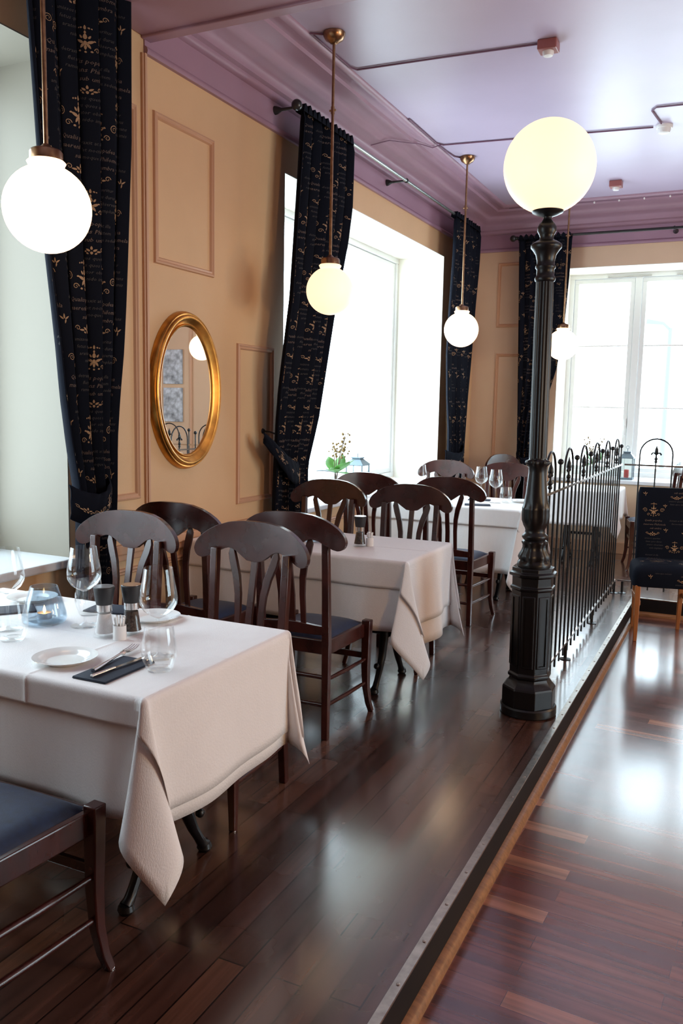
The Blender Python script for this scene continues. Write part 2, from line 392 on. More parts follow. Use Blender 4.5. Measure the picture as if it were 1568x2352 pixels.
# ---------------------------------------------------------------- windows
def window(name, put, x0, x1, z0, z1, d, cas, munt, sill_out=.035, fw=.055):
    root = bpy.data.objects.new(name, None); C.objects.link(root); struct(root)
    def pb(bm, a, b, d0, d1, c, e_):
        p, q = put(a, d0), put(b, d1)
        add_box(bm, min(p[0], q[0]), max(p[0], q[0]), min(p[1], q[1]), max(p[1], q[1]), c, e_)
    bm = B()
    pb(bm, x0, x1, d, d + .09, z1 - fw, z1); pb(bm, x0, x1, d, d + .09, z0, z0 + fw)
    pb(bm, x0, x0 + fw, d, d + .09, z0 + fw, z1 - fw); pb(bm, x1 - fw, x1, d, d + .09, z0 + fw, z1 - fw)
    for a, b in cas[:-1]: pb(bm, b - .035, b + .035, d, d + .09, z0 + fw, z1 - fw)
    fr = obj('frame', bm, MT['white'], root, smooth=0, bevel=.004)
    for a, b in cas:
        a2 = a + (fw if a == x0 else .035) + .004; b2 = b - (fw if b == x1 else .035) - .004
        c, e_ = z0 + fw + .004, z1 - fw - .004; s = .045
        bm = B()
        pb(bm, a2, b2, d + .015, d + .07, e_ - s, e_); pb(bm, a2, b2, d + .015, d + .07, c, c + s)
        pb(bm, a2, a2 + s, d + .015, d + .07, c + s, e_ - s); pb(bm, b2 - s, b2, d + .015, d + .07, c + s, e_ - s)
        for mz in munt: pb(bm, a2 + s, b2 - s, d + .03, d + .055, mz - .008, mz + .008)
        sa = obj('sash', bm, MT['white'], root, smooth=0, bevel=.003)
        bm = B(); pb(bm, a2 + s, b2 - s, d + .040, d + .045, c + s, e_ - s)
        obj('pane', bm, MT['pane'], sa, smooth=0)
        if munt:
            hx = b2 - .02; p = put(hx, d + .008)
            bm = B(); pb(bm, hx - .012, hx + .012, d - .006, d + .015, 1.33, 1.43); pb(bm, hx - .009, hx + .009, d - .022, d - .004, 1.25, 1.36)
            obj('handle', bm, MT['white'], sa, smooth=0, bevel=.003)
    bm = B(); pb(bm, x0 - .001, x1 + .001, -sill_out, d, z0 - .04, z0)
    obj('sill', bm, MT['sill'], root, smooth=0, bevel=.008)
    return root
putWL = lambda u, dd: (XW - dd, u)
putWB = lambda u, dd: (u, YB + dd)
putWR = lambda u, dd: (XR + dd, u)
window('window_1', putWL, .95, 2.95, .775, 3.0, WD, [(.95, 1.95), (1.95, 2.95)], [])
window('window_2', putWL, 4.94, 8.16, .775, 3.0, WD, [(4.94, 6.1), (6.1, 8.16)], [])
w3 = window('window_3', putWB, X3A, X3B, .785, 3.0, WD, [(X3A, -1.125), (-1.125, -.43), (-.43, X3B)], [2.22, 1.547])
bm = B(); add_box(bm, -1.45, -1.0, YB + WD - .012, YB + WD, 2.952, 2.968); add_box(bm, -.75, -.3, YB + WD - .012, YB + WD, 2.952, 2.968)
obj('vent_strip', bm, MT['chrome'], w3, smooth=0)
window('window_4', putWR, 2.8, 6.0, .4, 3.0, .12, [(2.8, 4.4), (4.4, 6.0)], [], .02)
# a street lamp mast seen faintly through the end window
t = thing('street_lamp', 'grey street lamp mast outside, seen through the end window', 'street lamp', (-1.6, 20, -1.0))
bm = B(); add_tube(bm, [(0, 0, 0), (.0, 0, 4.35)], [.07, .045], 10); obj('mast', bm, MT['galv'], t)
bm = B(); add_tube(bm, [(0, 0, 4.3), (-.15, 0, 4.45), (-.5, 0, 4.5)], [.04, .04, .07], 8); obj('lamp_head', bm, MT['galv'], t)

# ---------------------------------------------------------------- printed fabric pattern (cloth coordinates in metres)
def text_polys(body, size):
    cu = bpy.data.curves.new('lettering', 'FONT'); cu.body = body; cu.size = size; cu.shear = 0.28; cu.resolution_u = 1; cu.align_x = 'CENTER'
    o = bpy.data.objects.new('lettering', cu); C.objects.link(o)
    dg = bpy.context.evaluated_depsgraph_get(); dg.update()
    me = o.evaluated_get(dg).to_mesh()
    vs = [(v.co.x, v.co.y) for v in me.vertices]; fs = [tuple(p.vertices) for p in me.polygons]
    o.evaluated_get(dg).to_mesh_clear()
    bpy.data.objects.remove(o); bpy.data.curves.remove(cu)
    return vs, fs
def shp_tear(cx, cy, w_, h_, ang=0):
    pts = []
    for i in range(10):
        a = 2 * PI * i / 10
        x = w_ * .5 * math.sin(a) * (1 - .55 * max(0, math.cos(a)))
        y_ = h_ * .5 * math.cos(a)
        pts.append((cx + x * math.cos(ang) - y_ * math.sin(ang), cy + x * math.sin(ang) + y_ * math.cos(ang)))
    return pts, [tuple(range(10))]
def shp_spiral(cx, cy, r, flip=1, turns=1.8, w_=.0035):
    vs, fs = [], []; n = 22
    for i in range(n + 1):
        t = i / n; a = 2 * PI * turns * t; rr = r * (1 - .82 * t)
        for s in (-1, 1):
            q = rr + s * w_ * (.5 + .5 * (1 - t)) * .5
            vs.append((cx + flip * q * math.cos(a), cy + q * math.sin(a)))
    for i in range(n): fs.append((2 * i, 2 * i + 1, 2 * i + 3, 2 * i + 2))
    return vs, fs
def crest():
    out = []
    for x, y_, w_, h_, a in ((0, .080, .010, .022, 0), (-.014, .078, .010, .008, .6), (.014, .078, .010, .008, -.6), (-.024, .076, .008, .006, .9), (.024, .076, .008, .006, -.9),
                             (0, .058, .009, .014, 0), (0, .038, .016, .028, 0), (-.016, .036, .009, .018, .5), (.016, .036, .009, .018, -.5),
                             (-.020, .014, .014, .030, 1.1), (.020, .014, .014, .030, -1.1), (0, .006, .014, .024, PI), (-.012, -.006, .012, .026, 2.6), (.012, -.006, .012, .026, -2.6), (0, -.014, .011, .022, PI),
                             (-.034, .020, .012, .008, 0), (.034, .020, .012, .008, 0), (-.022, -.030, .012, .009, 0), (0, -.034, .010, .010, 0), (.022, -.030, .012, .009, 0)):
        out.append(shp_tear(x, y_, w_, h_, a))
    out.append(shp_spiral(-.045, -.022, .013, 1, 1.3)); out.append(shp_spiral(.045, -.022, .013, -1, 1.3))
    out.append(shp_spiral(-.075, .020, .020, -1, 1.7)); out.append(shp_spiral(.075, .020, .020, 1, 1.7))
    return out
def rosette():
    out = [shp_tear(0, .012, .010, .018, 0), shp_tear(0, -.012, .012, .014, PI)]
    for s in (-1, 1):
        out += [shp_tear(s * .014, .002, .010, .020, -s * 1.0), shp_tear(s * .030, -.004, .009, .022, -s * 1.5), shp_spiral(s * .048, .004, .012, s, 1.2), shp_tear(s * .016, -.014, .008, .012, s * 2.2)]
    return out
def fleuron():
    return [shp_tear(0, .010, .007, .022, 0), shp_tear(-.012, .004, .007, .022, .9), shp_tear(.012, .004, .007, .022, -.9), shp_tear(.004, -.012, .006, .018, 2.9)]
VERSE = [('Qualis populea', .026, 1), ('maerens Philomela', .026, 1), ('sub umbra', .024, 1)]
VERSE2 = [('amissos queritur', .021, 0), ('fetus quos durus', .021, 0), ('arator observans', .021, 0), ('nido implumis', .021, 0)]
VERSE3 = [('detraxit at illa', .021, 0), ('flet noctem', .021, 0), ('ramoque sedens', .021, 0)]
TXT = {}
for b_, s_, _ in VERSE + VERSE2 + VERSE3: TXT[b_] = text_polys(b_, s_)
TW, TH = 0.40, 0.66                                   # repeat of the print
def tile():
    it = []
    def put(shapes, x, y_, m, k=1.0):
        for vs, fs in shapes: it.append(([(x + a * k, y_ + b * k) for a, b in vs], fs, m))
    def lines(vv, x, y_, dy):
        for i, (t, s, m) in enumerate(vv): put([TXT[t]], x + (.012 * i), y_ - dy * i, 1 if m else 2)
    put(crest(), .10, .54, 0, 1.0); lines(VERSE, .10, .455, .036); put(rosette(), .10, .340, 0); lines(VERSE2, .10, .290, .030)
    put(crest(), .30, .20, 0, .85); lines(VERSE, .30, .125, .034); put(rosette(), .30, .02, 0, .9); lines(VERSE2, .30, .64, .029)
    lines(VERSE3, .30, .46, .03); put(fleuron(), .215, .375, 0); put(fleuron(), .375, .350, 0); lines(VERSE3, .10, .135, .03); put(fleuron(), .02, .05, 0); put(fleuron(), .20, .60, 0, .9)
    return it
TILE = tile()
def make_print(width, height, surf, offx=0.0, offy=0.0, name='printed_motif', parent=None, xform=None, k=1.0):
    bm = B()
    for i in range(-1, int(width / (TW * k)) + 2):
        for j in range(-1, int(height / (TH * k)) + 2):
            ox, oy = i * TW * k + offx, j * TH * k + offy
            for vs, fs, m in TILE:
                us = [a * k + ox for a, b in vs]; ws = [b * k + oy for a, b in vs]
                if min(us) < .004 or max(us) > width - .004 or min(ws) < .004 or max(ws) > height - .004: continue
                bv = []
                for a, b in zip(us, ws):
                    p = surf(a, height - b)
                    bv.append(bm.verts.new(p))
                for f in fs:
                    try: bm.faces.new([bv[q] for q in f]).material_index = m
                    except ValueError: pass
    return obj(name, bm, [MT['gold'], MT['midgold'], MT['dimgold']], parent, smooth=0)

# ---------------------------------------------------------------- curtains
def curtain(label, axis, plane, left, right, zt, zb, n, amp, offx, sgn, tie=None, hook=None, pull=0.0):
    """axis 'y': hangs along the left wall; 'x': along the end wall; left/right: (z, coordinate) of the edges; sgn: side facing the room"""
    wf = 1.22; H = zt - zb
    def P(u, d, off=0.0):
        s = u / wf; z = zt - d
        a, b = interp(left, z), interp(right, z)
        wv = b - a
        am = amp * (1.0 - .15 * math.sin(d * 1.3))
        ph = .35 * math.sin(d * 1.1 + offx * 9) + .8
        c = a + wv * s + .012 * math.sin(2 * PI * n * s * 2 + ph) * min(1, wv / .5)
        am2 = am * (.75 + .25 * math.cos(2 * PI * s * 1.7 + offx * 5))
        if d < .05: am2 *= .45 + .55 * d / .05
        o = am2 * math.sin(2 * PI * n * s + ph)
        pl = pull * min(1, max(0, (1.75 - z) / .65))
        if axis == 'y': c *= 1 + pl / 2.62
        q = plane + sgn * (o + off - pl)
        return (q, c, z) if axis == 'y' else (c, q, z)
    root = thing('curtain', label, 'curtain', (0, 0, 0), 0, 'midnight blue curtains printed with gold lettering')
    bm = B(); NU, NV = 130, 44; rows = []
    for j in range(NV + 1):
        rows.append([bm.verts.new(P(wf * i / NU, H * j / NV)) for i in range(NU + 1)])
    skin_rings(bm, rows, False, False)
    cl = obj('drape', bm, MT['drape'], root, smooth=80)
    so = cl.modifiers.new('thick', 'SOLIDIFY'); so.thickness = .002; so.offset = 0
    make_print(wf, H, lambda u, d: P(u, d, .0032), offx, .05, parent=root)
    # gathered heading around the rod
    bm = B()
    for i in range(n * 2):
        a, b = interp(left, zt), interp(right, zt)
        c = lerp(a, b, (i + .5) / (n * 2)); hw = (b - a) / (n * 2) * .5
        pts = [(c - hw * .9, zt - .03), (c - hw * .5, zt + .012), (c, zt + .022 + .006 * (i % 2)), (c + hw * .5, zt + .010), (c + hw * .9, zt - .03)]
        ring = []
        for dq in (-.030, .030):
            ring.append([bm.verts.new((plane + dq, pc, pz) if axis == 'y' else (pc, plane + dq, pz)) for pc, pz in pts])
        skin_rings(bm, ring, False, False)
        bm.faces.new(ring[0]); bm.faces.new(list(reversed(ring[1])))
    obj('heading', bm, MT['drape'], root, smooth=60)
    if tie:
        (c0, z0), (c1, z1) = tie                        # hook side, free side
        bm = B(); rows = []; NT = 26
        for i in range(NT + 1):
            t = i / NT; c = lerp(c0, c1, t); zz = lerp(z0, z1, t) - .07 * math.sin(PI * t)
            hgt = lerp(.07, .15, min(1, t * 1.6))
            bulge = .012 + .058 * math.sin(PI * min(1, max(0, t)) ** .8)
            row = []
            for q in range(7):
                v = q / 6 - .5
                off = (bulge + .010 * math.cos(v * PI) + .004 * math.sin(t * 30 + v * 9))
                pp = plane + sgn * (off - pull)
                row.append(bm.verts.new((pp, c, zz + v * hgt) if axis == 'y' else (c, pp, zz + v * hgt)))
            rows.append(row)
        skin_rings(bm, rows, False, False)
        tb = obj('tieback', bm, MT['drape'], root, smooth=60)
        so = tb.modifiers.new('thick', 'SOLIDIFY'); so.thickness = .006; so.offset = 1
        bm = B()
        items = [(crest(), .28, .0, .6), (rosette(), .80, .0, .8), (fleuron(), .55, .0, .8)]
        for shs, tt, vv, kk in items:
            for vs, fs in shs:
                bv = []
                for a, b in vs:
                    t = min(.98, max(.02, tt + a * kk / abs(c1 - c0))); zz = lerp(z0, z1, t) - .07 * math.sin(PI * t) + b * kk * .8 - .012
                    bulge = .012 + .058 * math.sin(PI * t) ** .8 + .024
                    pp = plane + sgn * (bulge - pull); c = lerp(c0, c1, t)
                    bv.append(bm.verts.new((pp, c, zz) if axis == 'y' else (c, pp, zz)))
                for f in fs:
                    bm.faces.new([bv[q] for q in f])
        obj('printed_motif', bm, MT['gold'], root, smooth=0)  # ornaments only: crest, rosette and fleuron, no letters
    if hook:
        bm = B(); hx, hz, wallc = hook
        A = lambda q, c, z: (q, c, z) if axis == 'y' else (c, q, z)
        dirn = sgn
        add_tube(bm, [A(wallc, hx, hz), A(wallc + dirn * .012, hx, hz)], [.018, .012], 12)
        add_tube(bm, [A(wallc, hx, hz), A(wallc + dirn * .05, hx + .005, hz - .004), A(wallc + dirn * .09, hx + .02, hz - .018), A(wallc + dirn * .115, hx + .045, hz - .012), A(wallc + dirn * .115, hx + .055, hz + .02)], .0055, 8)
        add_sphere(bm, A(wallc + dirn * .115, hx + .055, hz + .024), .011, 10, 8)
        obj('wall_hook', bm, MT['iron'], root, smooth=50)
    return root
CP = XW + .18
zc = lambda tab: [(z, c) for c, z in tab]
L1 = zc([(2.54, 3.34), (2.554, 3.022), (2.6, 2.459), (2.634, 2.082), (2.661, 1.892), (2.686, 1.71), (2.707, 1.518), (2.744, 1.296), (2.776, 1.146), (2.80, 1.0), (2.79, .3)])
R1 = zc([(3.177, 3.281), (3.166, 2.665), (3.132, 2.164), (3.116, 1.944), (3.098, 1.738), (3.068, 1.525), (3.048, 1.329), (3.042, 1.047), (3.02, .685), (3.03, .3)])
curtain('gold-lettered dark blue curtain behind the nearest globe, left of the mirror', 'y', CP, L1, R1, 3.34, .10, 5, .042, .0, 1, ((3.05, 1.12), (2.80, 1.06)), None, .05)
L2 = zc([(4.80, 3.34), (4.678, 2.176), (4.545, 1.606), (4.517, 1.387), (4.509, 1.11), (4.498, 0.849), (4.50, .1)])
R2 = zc([(5.548, 3.36), (5.537, 2.881), (5.477, 2.633), (5.29, 2.12), (5.085, 1.419), (4.945, 1.10), (4.945, .826), (4.95, .1)])
curtain('swept-back dark blue curtain between the oval mirror and the large side window', 'y', CP, L2, R2, 3.34, .10, 6, .040, .13, 1, ((4.50, 1.30), (4.96, 1.05)), (4.689, 1.333, XW), .08)
L3 = zc([(7.875, 3.34), (7.862, 2.966), (7.79, 2.439), (7.754, 2.025), (7.817, 1.603), (7.903, 1.281), (7.914, 1.085), (7.91, .8), (7.9, .1)])
R3 = zc([(8.677, 3.36), (8.669, 2.992), (8.599, 2.53), (8.535, 1.96), (8.48, 1.618), (8.432, 1.101), (8.431, .928), (8.44, .1)])
curtain('dark blue curtain in the far corner at the right end of the side window', 'y', CP, L3, R3, 3.34, .10, 6, .040, .21, 1, ((8.46, 1.10), (7.90, 1.02)), None, .03)
L4 = zc([(-2.290, 3.319), (-2.261, 2.56), (-2.222, 1.522), (-2.204, 0.919), (-2.2, .1)])
R4 = zc([(-1.735, 3.32), (-1.747, 2.876), (-1.77, 2.376), (-1.825, 1.953), (-2.01, 1.232), (-2.05, 0.949), (-2.04, .1)])
curtain('dark blue curtain on the end wall, partly behind the black lamp post', 'x', YB - .18, L4, R4, 3.31, .10, 5, .036, .31, -1, ((-2.21, 1.02), (-2.03, .96)))

# curtain rods
def rod(label, axis, plane, a, b, z, wallc, brackets, fin):
    root = thing('curtain_rod', label, 'curtain rod')
    A = lambda q, c, zz: (q, c, zz) if axis == 'y' else (c, q, zz)
    bm = B(); add_tube(bm, [A(plane, a, z), A(plane, b, z)], .0135, 14); obj('pole', bm, MT['poleglint'] if axis == 'y' else MT['rod'], root)
    for f in fin:
        bm = B(); add_sphere(bm, A(plane, f, z), .034, 18, 12); obj('finial', bm, MT['rod'], root)
    for c in brackets:
        bm = B(); add_tube(bm, [A(wallc, c, z), A(lerp(wallc, plane, .12), c, z), A(lerp(wallc, plane, .3), c, z), A(plane, c, z)], [.028, .024, .010, .008], 12)
        add_tube(bm, [A(plane, c - .008, z), A(plane, c + .008, z)], .019, 14)
        obj('bracket', bm, MT['rod'], root)
    return root
rod('slim curtain rod across the large side window, ball finial by the mirror', 'y', CP, 4.785, 8.74, 3.335, XW, (4.80, 6.63, 8.70), (4.765,))
rod('slim curtain rod over the nearest window at the left picture edge', 'y', CP, .30, 3.23, 3.335, XW, (.4, 1.75, 3.215), (3.255,))
rod('black curtain rod above the end window', 'x', YB - .18, -2.33, .85, 3.305, YB, (-2.31, -.75, .82), (-2.35, .87))

# ---------------------------------------------------------------- oval mirror
t = thing('oval_mirror', 'oval mirror in a gilt frame on the cream wall', 'mirror', (XW, 3.845, 1.568))
bm = B(); NE = 72
pr = [(-.006, .016), (0, .026), (.006, .028), (.012, .020), (.022, .022), (.036, .042), (.046, .047), (.054, .043), (.058, .036), (.066, .038), (.072, .030), (.078, .012), (.078, .0)]
rows = []
for d, h in pr:
    rows.append([bm.verts.new((h, (.240 + d) * math.cos(2 * PI * i / NE), (.352 + d) * math.sin(2 * PI * i / NE))) for i in range(NE)])
skin_rings(bm, rows, True, False)
obj('frame', bm, MT['gilt'], t, smooth=60)
bm = B(); rows = []
for h in (.004, .016): rows.append([bm.verts.new((h, .241 * math.cos(2 * PI * i / NE), .353 * math.sin(2 * PI * i / NE))) for i in range(NE)])
skin_rings(bm, rows)
obj('mirror_glass', bm, MT['mirror'], t, smooth=30)
# two small canvases on the end wall, seen in the mirror
for z0, lab in ((1.755, 'upper grey abstract canvas reflected in the oval mirror'), (1.255, 'lower pale blue abstract canvas reflected in the oval mirror')):
    bm = B(); add_box(bm, -.15, .15, -.03, 0, 0, .45)
    o = tag(obj('canvas_painting', bm, MT['canvas'], None, smooth=0, bevel=.004, loc=(1.34, YB, z0)), lab, 'painting', 'small abstract canvases on the end wall')
bm = B(); add_box(bm, 1.035, 1.065, YB - .02, YB, .12, 3.2); struct(obj('trim_30', bm, MT['moulding'], smooth=0, bevel=.003))

# ---------------------------------------------------------------- lamps
def pendant(label, x, y, zg, r, glassm):
    t = thing('pendant_lamp', label, 'pendant lamp', (x, y, 0), 0, 'globe pendant lamps on brass rods')
    bm = B(); add_lathe(bm, [(.004, ZC - .062), (.020, ZC - .060), (.030, ZC - .050), (.050, ZC - .040), (.062, ZC - .018), (.064, ZC - .004), (.060, ZC)], 24)
    obj('canopy', bm, MT['bronze'], t, 40)
    bm = B(); zt = zg + r + .055
    add_tube(bm, [(0, 0, zt - .01), (0, 0, ZC - .055)], .0085, 10)
    zj = lerp(zt, ZC, .66); add_tube(bm, [(0, 0, zj - .02), (0, 0, zj + .02)], .0115, 10); add_tube(bm, [(-.02, 0, zj), (.02, 0, zj)], .006, 8)
    obj('rod', bm, MT['bronze'], t, 40)
    bm = B(); add_lathe(bm, [(.010, zt + .012), (.016, zt + .006), (.022, zt), (.050, zt - .008), (.056, zt - .016), (.056, zt - .050), (.050, zt - .052)], 24)
    obj('fitter_cap', bm, MT['bronze'], t, 40)
    bm = B(); pts = [(.060, zg + r * .94 + .02), (.066, zg + r * .94 + .014), (.060, zg + r * .94 + .002)]
    a0 = math.asin(.055 / r)
    pts += [(r * math.sin(lerp(a0, PI, i / 22)), zg + r * math.cos(lerp(a0, PI, i / 22))) for i in range(23)]
    add_lathe(bm, pts, 36)
    obj('globe', bm, glassm, t, 60)
    return t
pendant('globe pendant hanging nearest, in front of the left curtain', -2.25, 2.295, 2.165, .150, MT['opal'])
pendant('yellowish globe pendant before the swept-back curtain by the mirror', -2.25, 4.52, 2.172, .138, MT['opal_y'])
pendant('white globe pendant in front of the far corner curtain', -2.25, 7.07, 2.175, .147, MT['opal'])
pendant('globe pendant half hidden behind the black lamp post', -1.655, 8.45, 2.140, .148, MT['opal'])
pendant('globe pendant at the end window seen only in the oval mirror', .40, 8.55, 2.17, .15, MT['opal'])

# ---------------------------------------------------------------- black cast iron lamp post with globe
PX, PY = -.885, 4.07
t = thing('lamp_post', 'black cast iron lamp post with a big yellow globe', 'lamp post', (PX + .010, PY, 0)); t.rotation_euler = (0, -.009, 0)
OC = PI / 8 + .05
bm = B(); add_lathe(bm, [(.130, 0), (.138, .006), (.138, .040), (.132, .048), (.0, .049)], 40)
obj('foot_plate', bm, MT['iron'], t, 30)
bm = B(); k8 = 1 / math.cos(PI / 8) * .985
add_lathe(bm, [(r * k8, z) for r, z in [(.125, .047), (.125, .135), (.121, .143), (.112, .150), (.098, .172), (.093, .186), (.101, .192), (.102, .204), (.093, .214), (.094, .222), (.0965, .60), (.0965, .628),
     (.104, .633), (.105, .643), (.096, .650), (.096, .694), (.110, .699), (.111, .712), (.098, .720), (.098, .738), (.09, .740), (.0, .741)]], 8, rot0=OC)
pd = obj('pedestal', bm, MT['iron'], t, 25, bevel=.003)
bm = B()
for i in range(8):      # sunk panels' raised borders on the eight sides
    a = OC + PI / 8 + i * PI / 4; ap = .0965 * .985
    ca, sa = math.cos(a), math.sin(a)
    def pp(u, v, h): return (ca * (ap + h) - sa * u, sa * (ap + h) + ca * u, v)
    frame_moulding(bm, -.031, .031, .245, .605, pp, .010, .004)
obj('panel_borders', bm, MT['iron'], t, 30)
leafy = lambda th, z: 1 + (.07 * math.cos(8 * th) if .76 < z < .86 or .96 < z < 1.05 else 0.0) + (.12 * math.cos(8 * th) if 1.23 < z < 1.262 else 0.0)
bm = B(); add_lathe(bm, [(.080, .738), (.082, .748), (.079, .760), (.070, .772), (.075, .785), (.070, .800), (.060, .818), (.055, .832), (.055, .846), (.060, .856), (.060, .866), (.052, .872), (.062, .884), (.060, .896), (.050, .905), (.047, .920), (.050, .930),
     (.058, .945), (.063, .965), (.064, .990), (.063, 1.020), (.064, 1.028), (.061, 1.034), (.058, 1.06), (.051, 1.10), (.046, 1.157), (.042, 1.20), (.042, 1.228), (.050, 1.240), (.055, 1.248), (.052, 1.258), (.042, 1.264), (.041, 1.272)], 48, rad=leafy)
obj('baluster', bm, MT['iron'], t, 50)
bm = B(); flute = lambda th, z: 1 - .07 * abs(math.cos(6 * th)) ** 3
add_lathe(bm, [(.0425, 1.268), (.0425, 1.29), (.0425, 1.9), (.0410, 2.108)], 96, rad=flute)
obj('shaft', bm, MT['iron'], t, 60)
bm = B(); add_lathe(bm, [(.041, 2.100), (.047, 2.106), (.049, 2.116), (.046, 2.124), (.041, 2.130), (.041, 2.158), (.047, 2.164), (.047, 2.174), (.041, 2.182), (.042, 2.20), (.048, 2.225), (.062, 2.246), (.071, 2.256), (.072, 2.270), (.066, 2.276), (.050, 2.286), (.034, 2.293), (.031, 2.305),
     (.036, 2.318), (.044, 2.332), (.044, 2.350), (.036, 2.366), (.024, 2.380), (.018, 2.390), (.020, 2.397), (.045, 2.405), (.070, 2.416), (.073, 2.424), (.0, 2.425)], 40)
obj('capital', bm, MT['iron'], t, 50)
bm = B(); add_lathe(bm, [(.0, 2.421)] + [(.210 * math.sin(lerp(.28, PI, i / 30)), 2.623 - .210 * math.cos(lerp(.28, PI, i / 30))) for i in range(31)], 48)
obj('globe', bm, MT['opal_y'], t, 60)

# ---------------------------------------------------------------- wrought iron railings
def railing(label, n, anchor, axis, first_ball_end):
    """local run along +x; period .5: hoop centre at 0, ball at .25"""
    t = thing('iron_railing', label, 'railing', anchor, 0 if axis == 'x' else PI / 2, 'wrought iron railings on the platform')
    r = .0055
    L0, L1 = n
    bm = B(); add_box(bm, L0, L1, -.005, .005, 1.066, 1.080); obj('top_rail', bm, MT['steel'], t, 0)
    bm = B(); add_box(bm, L0, L1, -.005, .005, .098, .112); obj('bottom_rail', bm, MT['steel'], t, 0)
    return t
def hoop(c, t):
    bm = B(); pts = [(c - .125, 0, .045), (c - .125, 0, 1.165)]
    for i in range(1, 14):
        a = PI - PI * i / 14; pts.append((c + .125 * math.cos(a), 0, 1.165 + .125 * math.sin(a)))
    pts += [(c + .125, 0, 1.165), (c + .125, 0, .045)]
    add_tube(bm, pts, .0062, 8); return obj('hoop', bm, MT['iron'], t, 50)
def spear(c, t):
    bm = B(); add_tube(bm, [(c, 0, .045), (c, 0, 1.13)], .0055, 8); b = obj('bar', bm, MT['iron'], t, 50)
    bm = B()
    add_lathe(bm, [(.006, 1.095), (.012, 1.100), (.012, 1.108), (.008, 1.116), (.013, 1.124), (.013, 1.134), (.007, 1.142), (.006, 1.158), (.009, 1.168), (.015, 1.185), (.013, 1.205), (.006, 1.222), (.001, 1.240)], 10, (c, 0, 0))
    for s in (-1, 1):
        add_tube(bm, [(c, 0, 1.160), (c + s * .016, 0, 1.176), (c + s * .028, 0, 1.176), (c + s * .037, 0, 1.166), (c + s * .035, 0, 1.158)], [.005, .006, .006, .007, .004], 8)
    obj('fleur_finial', bm, MT['iron'], b, 50); return b
def ballbar(c, t):
    bm = B(); add_tube(bm, [(c, 0, .045), (c, 0, 1.215)], .0062, 8); b = obj('bar', bm, MT['iron'], t, 50)
    bm = B(); add_sphere(bm, (c, 0, 1.226), .0165, 14, 10); obj('ball_finial', bm, MT['iron'], b, 60); return b
def foot(c, t):
    bm = B(); add_tube(bm, [(c, .0, 0.004), (c, .0, .10)], .010, 8); add_lathe(bm, [(.034, 0), (.034, .004), (.012, .010)], 16, (c, 0, 0)); return obj('foot', bm, MT['iron'], t, 40)
RX = -.88
t = railing('long run of iron railing from the lamp post along the step', (-.155, 2.855), (RX, 4.36, 0), 'y', 0)
for i in range(6): hoop(.5 * i, t); spear(.5 * i, t)
for i in range(6): ballbar(.25 + .5 * i, t)
for c in (.71, 1.69, 2.82): foot(c, t)
t2 = railing('short run of iron railing behind the upholstered chair, facing the room', (.02, 2.46), (RX, 7.215, 0), 'x', 0)
for i in range(5): hoop(.26 + .5 * i, t2); spear(.26 + .5 * i, t2)
for i in range(4): ballbar(.51 + .5 * i, t2)
for c in (.06, 1.25, 2.40): foot(c, t2)

# ---------------------------------------------------------------- dining chairs (origin on the floor under the seat, front towards -y)
def crest_mesh():
    bm = B(); hw = .268
    top = [(0, 1.036), (.06, 1.035), (.12, 1.027), (.17, 1.011), (.205, .992), (.235, .970), (.252, .952), (.262, .936), (.2665, .922), (.268, .914)]
    bot = [(0, .872), (.035, .876), (.07, .900), (.095, .918), (.12, .922), (.15, .913), (.185, .894), (.212, .880), (.235, .874), (.252, .879), (.262, .889), (.2665, .900), (.268, .910)]
    rows = []; NN = 48
    for i in range(NN + 1):
        x = -hw * math.cos(PI * i / NN)
        zt, zb = interp(top, abs(x)), interp(bot, abs(x))
        y = .218 + .038 * (1 - (x / hw) ** 2); th = .012
        ring = []
        for dy, z in ((-th, zb), (th, zb), (th, zt), (-th, zt)):
            ring.append(bm.verts.new((x, y + dy, z)))
        rows.append(ring)
    skin_rings(bm, rows); return bm
